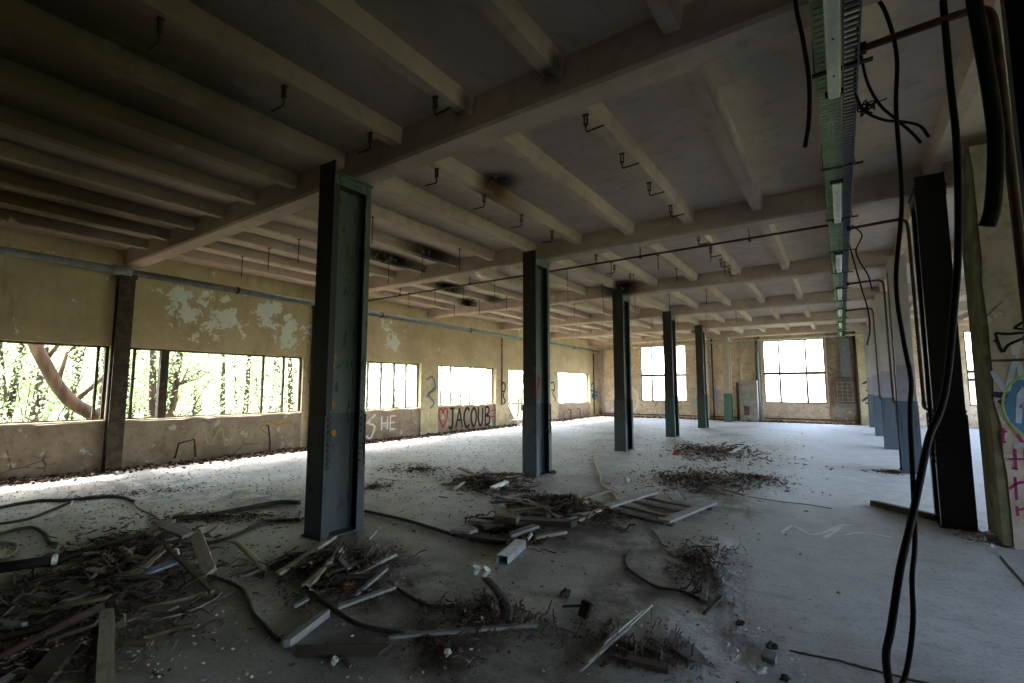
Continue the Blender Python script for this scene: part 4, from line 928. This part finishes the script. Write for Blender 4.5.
def clump(label, c, s, mat, seed, name='clump', cat='rubble'):
    bm = bmesh.new(); bmesh.ops.create_icosphere(bm, subdivisions=2, radius=1)
    r_ = R(seed); off = Vector((r_.random() * 9, r_.random() * 9, 0))
    for v in bm.verts:
        k = .7 + .7 * mnoise.noise(v.co * 1.7 + off); v.co = Vector((v.co.x * s[0] * k, v.co.y * s[1] * k, max(v.co.z * s[2] * k, -.6 * s[2]) + .6 * s[2]))
    me = bpy.data.meshes.new(name); bm.to_mesh(me); bm.free(); me.materials.append(M[mat])
    o = bpy.data.objects.new(name, me); COL.objects.link(o); o.location = c; o.rotation_euler = (0, 0, r_.random() * 6)
    return tag(o, label, cat)
clump('dark rusty clump alone on the floor right of the caps', (-1.851,3.424,0.000), (.06, .05, .05), 'rustclump', 1)
clump('white plaster lump near the foot of the pale cable', (-3.139,8.073,0.000), (.07, .06, .07), 'plaster_bit', 2)
clump('white plaster lump on the swept floor', (-0.110,4.683,0.000), (.035, .02, .015), 'plaster_bit', 3)
clump('pale lump below the dark bluish plank', (-2.534,1.861,0.000), (.035, .03, .03), 'plaster_bit', 4)
clump('pale lump in the litter below the caps', (-2.047,2.296,0.000), (.04, .03, .03), 'plaster_bit', 5)
clump('white lump at the far litter heap', (-2.549,12.134,0.000), (.1, .06, .06), 'plaster_bit', 6)
clump('white lump at the far litter, beyond the second column line', (-5.477,7.269,0.020), (.06, .05, .05), 'plaster_bit', 7)
clump('dark lump beside the concrete chunk', (-0.451,3.485,0.000), (.05, .04, .03), 'rustclump', 8)
clump('small pale lump right of the shard', (-0.779,3.246,0.000), (.025, .02, .02), 'plaster_bit', 9)
clump('white pebble right of the lath bundle', (-1.213,3.295,0.000), (.02, .035, .02), 'plaster_bit', 10)
clump('white lump in the rubble strip', (-0.761,3.985,0.000), (.04, .03, .025), 'plaster_bit', 11)
clump('dark lump right of the rubble strip', (-0.662,3.706,0.000), (.05, .03, .025), 'rustclump', 12)
clump('dark lump near the bottom edge', (-0.349,3.172,0.000), (.04, .03, .02), 'rustclump', 13)
clump('grey lump below the concrete chunk', (-0.472,3.167,0.000), (.05, .035, .025), 'litter_pale', 14)
clump('dark debris at the left flank of the second column', (-4.570,8.030,0.000), (.09, .06, .06), 'rustclump', 15)
clump('pale chip on the floor near the white sun streak', (-11.210,3.353,0.000), (.06, .06, .05), 'plaster_bit', 16)
bp = thing('bent_plate', 'dark bent metal plate with a rod, right of the rusty clump', 'plate', (-1.587,3.211,0.000))
MB().prism([(-.05, 0, 0), (.02, -.02, 0), (.05, 0, .09), (-.03, .03, .1)], (0, 0, 0), (.02, .015, .004)).obj('plate_body', M['rustclump'], bp)
MB().tube([(-.18, .02, .02), (.03, .02, .08)], .01, 6).obj('rod', M['iron'], bp)
tag(MB().prism([(0, 0, 0), (.16, .02, 0), (.15, .1, .05), (.02, .08, .09)], (0, 0, 0), (.01, .02, .02)).obj('red_scrap', M['red'], loc=(-3.479,11.908,0.000)), 'small red scrap lying before the third column', 'scrap')

# ------------------------------------------------------------------ litter and grit
def litter(name, label, cx, cy, rx, ry, n, h, smin, smax, mat, seed, rot=0.0, leafy=.5):
    q = MB(); r_ = R(seed); ca, sa = math.cos(rot), math.sin(rot)
    for _ in range(n):
        a = r_.random() * 2 * PI; d = abs(r_.gauss(0, .55)) * (1 + .55 * mnoise.noise(Vector((math.cos(a) * 1.3 + seed, math.sin(a) * 1.3, seed * .37))))
        u, v = d * math.cos(a) * rx, d * math.sin(a) * ry
        s = r_.uniform(smin, smax); z = h * max(0, 1 - d) ** 1.5 * (.25 + .75 * r_.random()) + s * .12
        m = Matrix.Translation((cx + u * ca - v * sa, cy + u * sa + v * ca, z)) @ Euler((r_.uniform(-.6, .6), r_.uniform(-.6, .6), r_.random() * 6.3)).to_matrix().to_4x4()
        if r_.random() < leafy: q.mbox(m, s, s * r_.uniform(.25, .8), s * .1)
        else: q.mbox(m, s * r_.uniform(1, 2.8), s * .22, s * .2)
    o = q.obj(name, M[mat]); return tag(o, label, 'litter', kind='stuff')
def lit(label, px_c, rx, ry, n, h, smin, smax, seed, mat='litter', rot=0.0, leafy=.4, name='litter'):
    n = int(n * 1.7); smin *= .45; smax *= .62
    litter(name, label, px_c[0], px_c[1], rx, ry, n, h, smin, smax, mat, seed, rot, leafy)
lit('brown litter heap at the foot of the nearest column', (-3.935,2.811,0.000), .75, .5, 700, .12, .02, .07, 21, rot=.6)
lit('brown litter spilling below the nearest column heap', (-3.327,2.522,0.000), .5, .35, 420, .06, .02, .05, 22, rot=.5)
lit('dark litter under the stick heap', (-5.670,1.777,0.000), 1.5, .7, 900, .1, .03, .1, 23, rot=-.3)
lit('dark litter in the lower left corner', (-4.105,0.967,0.000), .9, .9, 700, .06, .02, .07, 24)
lit('brown litter of the middle board heap', (-3.133,5.962,0.000), 1.0, .55, 1100, .16, .02, .08, 25, rot=-.35)
lit('dark litter under the middle boards', (-3.294,4.565,0.000), .75, .35, 500, .06, .02, .07, 26, rot=-.5)
lit('brown litter around the white caps strip', (-2.150,2.861,0.000), .42, .38, 520, .07, .015, .05, 27)
lit('thin litter below the long pale rod', (-2.128,2.322,0.000), .6, .25, 300, .03, .015, .04, 28, rot=-.4)
lit('dark leaf litter right of the pallet', (-2.104,8.782,0.000), .95, 1.3, 900, .12, .03, .09, 29, rot=.4)
lit('dark leaf litter beyond the pallet, on the swept edge', (-1.366,9.620,0.000), .55, .8, 350, .08, .03, .08, 30, rot=.9)
lit('litter heap before the second column', (-5.069,6.644,0.000), 1.0, .7, 700, .12, .03, .09, 31, rot=-.5)
lit('litter around the laths at the bottom centre', (-1.215,2.947,0.000), .5, .3, 420, .03, .01, .04, 32)
lit('litter behind the grey shard', (-0.995,3.031,0.000), .3, .25, 260, .03, .01, .035, 33)
lit('mossy litter in the rubble strip', (-1.188,4.849,0.000), .25, .75, 420, .06, .015, .06, 34, rot=.15)
lit('pale rubble strip along the swept floor', (-0.861,4.305,0.000), .2, .85, 900, .03, .01, .035, 35, 'litter_pale', rot=.1, name='rubble', leafy=.8)
lit('pale grit at the edge of the swept floor', (-0.601,3.511,0.000), .3, .35, 420, .02, .008, .03, 36, 'litter_pale', name='rubble', leafy=.8)
lit('scattered litter far down the hall', (-2.743,13.078,0.000), 1.2, 2.0, 420, .1, .05, .14, 37, rot=.5)
lit('faint brown litter left of the second column', (-6.951,6.936,0.000), 1.3, 1.0, 420, .03, .02, .07, 38)
lit('faint brown litter just right of the nearest column', (-6.414,5.320,0.000), .6, .6, 240, .03, .02, .06, 39)
lit('thin litter along the sunlit strip at the left', (-9.152,2.566,0.000), 2.2, .4, 260, .02, .02, .06, 40, rot=1.2)
lit('rubble at the corner of the graffiti partition', (1.204,7.210,0.000), .3, .3, 260, .08, .02, .08, 41, 'litter_pale', name='rubble', leafy=.8)
lit('litter at the foot of the first whitewashed column', (0.706,11.776,0.000), .35, .25, 120, .05, .03, .08, 42)
lit('dark litter under the hose at left', (-6.354,3.083,0.000), 1.6, .35, 420, .05, .02, .07, 43, rot=.55)
q = MB(); r_ = R(44)
for _ in range(2600):          # masonry crumbs along the foot of the left wall
    y = r_.uniform(-1, 26); s = r_.uniform(.02, .075); x = XL + .16 + abs(r_.gauss(0, .22))
    m = Matrix.Translation((x, y, s * .25 + max(0, .12 - (x - XL) * .3) * r_.random())) @ Euler((r_.uniform(-.6, .6), r_.uniform(-.6, .6), r_.random() * 6.3)).to_matrix().to_4x4()
    q.mbox(m, s, s * r_.uniform(.4, .9), s * r_.uniform(.2, .5))
tag(q.obj('rubble', M['litter']), 'masonry crumbs along the foot of the left wall', 'rubble', kind='stuff')
q = MB(); r_ = R(45)
for _ in range(700):          # crumbs along the far wall
    x = r_.uniform(XL + .2, .6); s = r_.uniform(.05, .16); y = YB - .2 - abs(r_.gauss(0, .2))
    m = Matrix.Translation((x, y, s * .25)) @ Euler((r_.uniform(-.6, .6), r_.uniform(-.6, .6), r_.random() * 6.3)).to_matrix().to_4x4()
    q.mbox(m, s, s * r_.uniform(.4, .9), s * r_.uniform(.2, .5))
tag(q.obj('rubble', M['litter']), 'masonry crumbs along the foot of the far wall', 'rubble', kind='stuff')
q = MB(); r_ = R(46)
for _ in range(5200):          # grit over the dusty half of the floor
    y = r_.uniform(1.2, 1.2 + 22 * r_.random() ** 1.2); x = r_.uniform(-11, -.7 + r_.gauss(0, .25)); s = r_.uniform(.006, .02) * (1 + y * .03)
    m = Matrix.Translation((x, y, s * .25)) @ Euler((r_.uniform(-.5, .5), r_.uniform(-.5, .5), r_.random() * 6.3)).to_matrix().to_4x4()
    q.mbox(m, s, s * r_.uniform(.5, 1), s * r_.uniform(.3, .6))
tag(q.obj('gravel', M['gravel']), 'grit scattered over the dusty half of the floor', 'gravel', kind='stuff')

def tangle(label, c, rx, ry, rot, n, L, rmax, mat, seed, h=.1):
    q = MB(); r_ = R(seed); ca, sa = math.cos(rot), math.sin(rot); n = int(n * .5); L *= .75
    for _ in range(n):
        a = r_.random() * 6.3; d = r_.random() ** .6; u, v = d * math.cos(a) * rx, d * math.sin(a) * ry
        x, y = c[0] + u * ca - v * sa, c[1] + u * sa + v * ca; th = r_.gauss(rot + .9, .8); l = L * r_.uniform(.3, 1.1); k = r_.uniform(-1, 1); z0 = h * (1 - d) * r_.random() + .01
        pts = []
        for i in range(5):
            pts.append((x, y, max(.008, z0 + r_.uniform(-.02, .02) + .02 * i * r_.uniform(-.5, 1)))); x += math.cos(th) * l / 4; y += math.sin(th) * l / 4; th += k * .25
        rr_ = r_.uniform(.3, 1) * rmax
        q.tube(pts, rr_, 5, .7)
    return tag(q.obj('tangle', M[mat], smooth=True), label, 'debris', kind='stuff')
tangle('tangle of brown slivers and wires in the stick heap', (-5.516,1.883,0.000), 1.3, .55, -.3, 150, .6, .016, 'wood_dark', 61, .12)
tangle('dark tangle of wires left of the stick heap', (-5.365,1.290,0.000), 1.1, .6, -.2, 90, .9, .014, 'dustcable', 62, .06)
tangle('tangle of splinters in the heap at the nearest column', (-3.892,2.781,0.000), .65, .45, .6, 150, .32, .012, 'wood_dark', 63, .12)
tangle('splinters and wires in the middle board heap', (-3.117,5.652,0.000), .95, .5, -.35, 170, .4, .014, 'wood_dark', 64, .14)
tangle('dark splinters at the left of the middle board heap', (-3.272,4.534,0.000), .7, .3, -.5, 70, .4, .016, 'wood_dark', 65, .06)
tangle('twigs in the dark litter right of the pallet', (-2.120,8.991,0.000), .8, 1.2, .4, 120, .4, .016, 'wood_dark', 66, .1)
tangle('splinters in the heap before the second column', (-5.069,6.644,0.000), .9, .6, -.5, 110, .5, .018, 'wood_dark', 67, .1)
tangle('wires and slivers in the lower left corner', (-4.183,0.983,0.000), .8, .8, .2, 110, .5, .01, 'wood_dark', 68, .05)
tangle('slivers below the white caps', (-2.156,2.733,0.000), .5, .32, .2, 120, .22, .008, 'wood_dark', 69, .06)
tangle('slivers around the lath bundle', (-1.214,2.976,0.000), .5, .28, .5, 90, .2, .006, 'wood_dark', 70, .02)
tangle('twigs in the mossy rubble strip', (-1.134,4.731,0.000), .22, .8, .1, 110, .25, .009, 'wood_dark', 71, .05)
tangle('twigs on the far litter', (-2.722,13.093,0.000), 1.1, 1.8, .5, 60, .7, .03, 'wood_dark', 72, .1)

def offcuts(label, group, c, rx, ry, rot, n, seed, mats, h=.06):
    r_ = R(seed); ca, sa = math.cos(rot), math.sin(rot)
    for k in range(n):
        a = r_.random() * 6.3; d = r_.random() ** .6; u, v = d * math.cos(a) * rx, d * math.sin(a) * ry
        x, y = c[0] + u * ca - v * sa, c[1] + u * sa + v * ca; th = r_.gauss(rot + .9, .9); L = r_.uniform(.15, .5); z = .02 + h * (1 - d) * r_.random()
        p0 = (x - math.cos(th) * L / 2, y - math.sin(th) * L / 2, max(.012, z + r_.uniform(-.03, .03))); p1 = (x + math.cos(th) * L / 2, y + math.sin(th) * L / 2, max(.012, z + r_.uniform(-.03, .05)))
        o = board(label, p0, p1, r_.uniform(.025, .075), r_.uniform(.012, .03), r_.choice(mats), 'offcut', 'offcut'); o['group'] = group
WM = ['wood_brown', 'wood_dark', 'wood_grey', 'wood_dark', 'wood_brown']
offcuts('splintered wood offcut lying in the stick heap', 'offcuts of the stick heap', (-5.554,1.857,0.000), 1.2, .5, -.3, 26, 81, WM, .1)
offcuts('splintered wood offcut in the heap at the nearest column', 'offcuts of the nearest column heap', (-3.871,2.766,0.000), .6, .42, .6, 18, 82, WM, .08)
offcuts('splintered wood offcut in the middle board heap', 'offcuts of the middle board heap', (-3.130,5.292,0.000), .9, .45, -.4, 24, 83, WM, .1)
offcuts('splintered wood offcut in the heap before the second column', 'offcuts of the second column heap', (-5.069,6.644,0.000), .8, .55, -.5, 14, 84, WM, .08)
offcuts('splintered wood offcut in the dark litter right of the pallet', 'offcuts right of the pallet', (-1.954,8.474,0.000), .7, 1.1, .4, 14, 85, WM, .06)
offcuts('splintered wood offcut in the lower left corner', 'offcuts of the lower left corner', (-4.238,1.018,0.000), .7, .7, .2, 14, 86, WM, .04)

# ------------------------------------------------------------------ outside
g = MB().box((-90, -70, -.9), (90, 110, -.45)).obj('ground', M['ground']); tag(g, 'woodland ground outside the windows', 'ground', kind='structure')
def tree_mesh(seed, H, r0, lean, leaves, spread, crown_z0, big=1):
    r_ = R(seed); tb = MB(); lf = MB()
    pts = []; x = y = 0
    n = 9
    for i in range(n):
        t = i / (n - 1)
        pts.append(Vector((lean[0] * t + .25 * math.sin(3 * t + seed) * t, lean[1] * t + .25 * math.cos(2.3 * t + seed) * t, H * t)))
    tb.tube(smooth_path(pts, 3), [r0 * (1 - .85 * i / ((n - 1) * 3)) for i in range((n - 1) * 3 + 1)], 8)
    tips = []
    for k in range(16):
        t = r_.uniform(.18, .98); p = pts[int(t * (n - 1))]; a = r_.random() * 2 * PI; L = spread * r_.uniform(.5, 1.1) * (1.2 - t * .6)
        q0 = p; ps = [q0]
        for s in range(4):
            q0 = q0 + Vector((math.cos(a) * L / 4, math.sin(a) * L / 4, L / 4 * r_.uniform(.2, .9))); a += r_.uniform(-.4, .4); ps.append(q0)
        tb.tube(ps, [r0 * .3 * (1 - t * .6), r0 * .22, r0 * .15, r0 * .1, r0 * .05], 5)
        tips += ps[1:]
        for s in range(2):
            b0 = r_.choice(ps[1:]); b1 = b0 + Vector((r_.uniform(-.7, .7), r_.uniform(-.7, .7), r_.uniform(-.1, .6)))
            tb.tube([b0, (b0 + b1) / 2 + Vector((0, 0, .06)), b1], [.012, .009, .005], 4); tips.append(b1)
    for _ in range(leaves):
        c = r_.choice(tips) + Vector((r_.gauss(0, .32), r_.gauss(0, .32), r_.gauss(0, .3)))
        if c.z < crown_z0: continue
        e = Euler((r_.uniform(-1.2, 1.2), r_.uniform(-1.2, 1.2), r_.random() * 6.3)).to_matrix(); s = r_.uniform(.035, .07) * big
        u, v = e @ Vector((s, 0, 0)), e @ Vector((0, s * .6, 0))
        lf.quad(c - u, c - v * .9, c + u, c + v * .9)
    return tb, lf
def make_tree(label, group, loc, seed, H, r0, lean=(0, 0), leaves=1500, spread=1.5, cz=.6, leafmat='leaf', rz=0, big=1):
    o = thing('woodland_tree', label, 'tree', loc, group, rz)
    tb, lf = tree_mesh(seed, H, r0, lean, leaves, spread, cz, big)
    tb.obj('trunk', M['bark'], o, smooth=True); lf.obj('foliage', M[leafmat], o)
    return o
GZ = -.46
# the big leaning trunk in the first window
lt = thing('leaning_tree', 'thick bent trunk leaning behind the window at the left edge', 'tree', (0, 0, 0))
pl = [(-13.600,2.268,3.377),(-13.600,2.530,2.546),(-13.600,2.708,2.144),(-13.600,2.941,1.671),(-13.600,3.222,1.289),(-13.600,3.609,0.995),(-13.600,4.079,0.613)]
r_ = R(77)
tb = MB().tube(smooth_path([(p[0], p[1], p[2]) for p in pl] + [(-13.7, 4.7, GZ)], 4), [.1 + .05 * i / 28 for i in range(29)], 10)
for k in range(6):
    p = Vector(pl[1 + k % 4]); tb.tube([p, p + Vector((r_.uniform(-.5, 0), r_.uniform(-.8, .8), .7)), p + Vector((r_.uniform(-1, 0), r_.uniform(-1.5, 1.5), 1.8))], [.05, .03, .015], 6)
tb.obj('trunk', M['bark'], lt, smooth=True)
lf = MB()
for _ in range(500):
    c = Vector(pl[0]) + Vector((r_.gauss(-.3, .6), r_.gauss(0, 1.2), abs(r_.gauss(1.2, .9)))); e = Euler((r_.uniform(-1, 1), r_.uniform(-1, 1), r_.random() * 6)).to_matrix(); s = r_.uniform(.04, .08)
    u, v = e @ Vector((s, 0, 0)), e @ Vector((0, s * .6, 0)); lf.quad(c - u, c - v, c + u, c + v)
lf.obj('foliage', M['leaf'], lt)
GL = 'slim tree of the pale green woodland outside the left windows'
GG = 'woodland trees outside the left windows'
protos = [make_tree(GL, GG, (-16.5, 1.0, GZ), 101, 8, .09, (.5, .6), 2600), make_tree(GL, GG, (-17.8, 6.4, GZ), 102, 9, .12, (-.4, .9), 2800, leafmat='leaf2'),
          make_tree(GL, GG, (-19.5, 3.4, GZ), 103, 7, .06, (.7, -.8), 2600), make_tree(GL, GG, (-16.2, 9.8, GZ), 104, 10, .1, (.2, -.4), 3000), make_tree(GL, GG, (-21, 8.6, GZ), 105, 8, .07, (-.8, .4), 2800, 1.8, leafmat='leaf2')]
tr_ = make_tree('pair-like straight trunk seen in the second window right of its thick post', None, (-15.2, 5.6, GZ), 106, 8.5, .1, (.1, .25), 900, 1.3, 2.6)
tr_ = make_tree('straight trunk showing at the left part of the second window', None, (-15.6, 4.2, GZ), 107, 9, .11, (.0, .1), 800, 1.3, 2.8)
r_ = R(9)
for k in range(110):
    x = -14.8 - 26 * r_.random() ** 1.1; y = -x * r_.uniform(-.1, 1.0) + r_.uniform(-2, 2)
    if r_.random() < .12: y = -x * r_.uniform(1.0, 1.9)
    if x > -16.5 and r_.random() < .6: x -= 3
    dup(protos[k % 5], (x, y, GZ), r_.random() * 6.28)
ft = [make_tree('broad leafy tree deep in the woodland outside the left windows', 'deep woodland trees outside the left windows', (-33, 12, GZ), 111, 9, .14, (.3, .2), 4200, 3.0, .3, 'leaf2', 0, 2.6),
      make_tree('broad leafy tree deep in the woodland outside the left windows', 'deep woodland trees outside the left windows', (-36, 18, GZ), 112, 9, .14, (-.3, .4), 4200, 3.0, .3, 'leaf', 0, 2.6)]
r_ = R(12)
for k in range(34):
    x = -r_.uniform(30, 50); u = r_.uniform(-.1, .98)
    dup(ft[k % 2], (x, -x * u, GZ), r_.random() * 6.28)
bt = make_tree('young tree outside beyond the far wall windows', 'trees beyond the far wall', (-6.2, 44, GZ), 108, 7, .1, (0, 0), 2400, 1.8, .5, 'leaf2')
for (x, y) in ((5.2, 38), (9.5, 38), (-15, 39)): dup(bt, (x, y, GZ), x)
rt = make_tree('young tree outside the right wall windows', 'trees beyond the right wall', (15, 6, GZ), 109, 7, .1, (0, 0), 2400, 1.8, .5, 'leaf')
for (x, y) in ((17, 12), (15.5, 18), (19, 1), (18, 24)): dup(rt, (x, y, GZ), x)
q = MB(); st = MB(); r_ = R(10)
for _ in range(110000):
    x = -13.8 - 24 * r_.random() ** 1.1; y = -x * r_.uniform(-.15, 1.05) + r_.uniform(-2, 2); z = GZ + (3.4 + max(0, -x - 18) * .35) * r_.random() ** 1.2; c = Vector((x, y, z))
    if mnoise.noise(Vector((x * .35, y * .35, z * .5))) < -.1: continue
    e = Euler((r_.uniform(-1.2, 1.2), r_.uniform(-1.2, 1.2), r_.random() * 6.3)).to_matrix(); s = r_.uniform(.03, .065)
    u, v = e @ Vector((s, 0, 0)), e @ Vector((0, s * .6, 0)); q.quad(c - u, c - v, c + u, c + v)
ug = q.obj('undergrowth', M['leaf2']); tag(ug, 'pale green undergrowth outside the left windows', 'undergrowth', kind='stuff')
for _ in range(420):
    x = -13.6 - 16 * r_.random() ** 1.2; y = r_.uniform(-4, 34); h = r_.uniform(1.5, 4); dx, dy = r_.uniform(-1, 1), r_.uniform(-1.4, 1.4)
    st.tube([(x, y, GZ), (x + dx * .3, y + dy * .3, GZ + h * .45), (x + dx, y + dy, GZ + h)], [.016, .012, .005], 4)
so = st.obj('stems', M['bark'], ug); so['kind'] = 'stuff'; so['label'] = 'thin brown stems'

# ------------------------------------------------------------------ light
w = bpy.data.worlds.new('World'); SC.world = w; w.use_nodes = True; nt = w.node_tree; nt.nodes.clear()
sk = nt.nodes.new('ShaderNodeTexSky'); sk.sky_type = 'NISHITA'; sk.sun_disc = False; sk.sun_elevation = math.radians(58); sk.sun_rotation = math.radians(-95)
sk.air_density = 1.0; sk.dust_density = 3.0; sk.ozone_density = 1.0
hs = nt.nodes.new('ShaderNodeHueSaturation'); hs.inputs['Saturation'].default_value = .85
bg = nt.nodes.new('ShaderNodeBackground'); bg.inputs['Strength'].default_value = 1.25
ow = nt.nodes.new('ShaderNodeOutputWorld'); nt.links.new(sk.outputs[0], hs.inputs['Color']); nt.links.new(hs.outputs[0], bg.inputs[0]); nt.links.new(bg.outputs[0], ow.inputs[0])
sd_ = bpy.data.lights.new('sun', 'SUN'); sd_.energy = 3.6; sd_.angle = math.radians(.6); sd_.color = (1, .97, .93)
so_ = bpy.data.objects.new('sun', sd_); COL.objects.link(so_)
so_.rotation_euler = Vector((1.0, .2, -1.62)).to_track_quat('-Z', 'Y').to_euler()
def portal(loc, rot, sx, sy):
    l = bpy.data.lights.new('daylight_opening', 'AREA'); l.shape = 'RECTANGLE'; l.size = sx; l.size_y = sy; l.cycles.is_portal = True
    o = bpy.data.objects.new('daylight_opening', l); COL.objects.link(o); o.location = loc; o.rotation_euler = rot
for (a, b_, z) in WIN: portal((XL - .35, (a + b_) / 2, (z + ZH) / 2), (0, -PI / 2, 0), ZH - z, b_ - a)
for a, b_ in BW: portal(((a + b_) / 2, YB + .4, (BZ0 + BZ1) / 2), (-PI / 2, 0, 0), b_ - a, BZ1 - BZ0)
for a, b_ in RB: portal((XR + .4, (a + b_) / 2, 2.27), (0, PI / 2, 0), 2.65, b_ - a)

# ------------------------------------------------------------------ camera
cd = bpy.data.cameras.new('camera'); cam = bpy.data.objects.new('camera', cd); COL.objects.link(cam); SC.camera = cam
cd.sensor_width = 36; cd.lens = 36 * 479.64 / 1024; cd.clip_start = .05; cd.clip_end = 400
cr = Vector((0.824860,0.565337,-0.000000)); cu = Vector((0.055017,-0.080273,0.995253)); cf = Vector((-0.562653,0.820945,0.097318))
cam.matrix_world = Matrix.Translation((0, 0, 1.6)) @ Matrix((cr, cu, -cf)).transposed().to_4x4()
vs = SC.view_settings; vs.view_transform = 'Standard'; vs.look = 'None'; vs.gamma = 1; vs.exposure = 2.7
try: vs.use_curve_mapping = False
except Exception: pass
SC.display_settings.display_device = 'sRGB'
cy = SC.cycles
cy.use_denoising = True; cy.max_bounces = 10; cy.diffuse_bounces = 6; cy.transparent_max_bounces = 12; cy.caustics_reflective = False; cy.caustics_refractive = False
cy.sample_clamp_indirect = 6
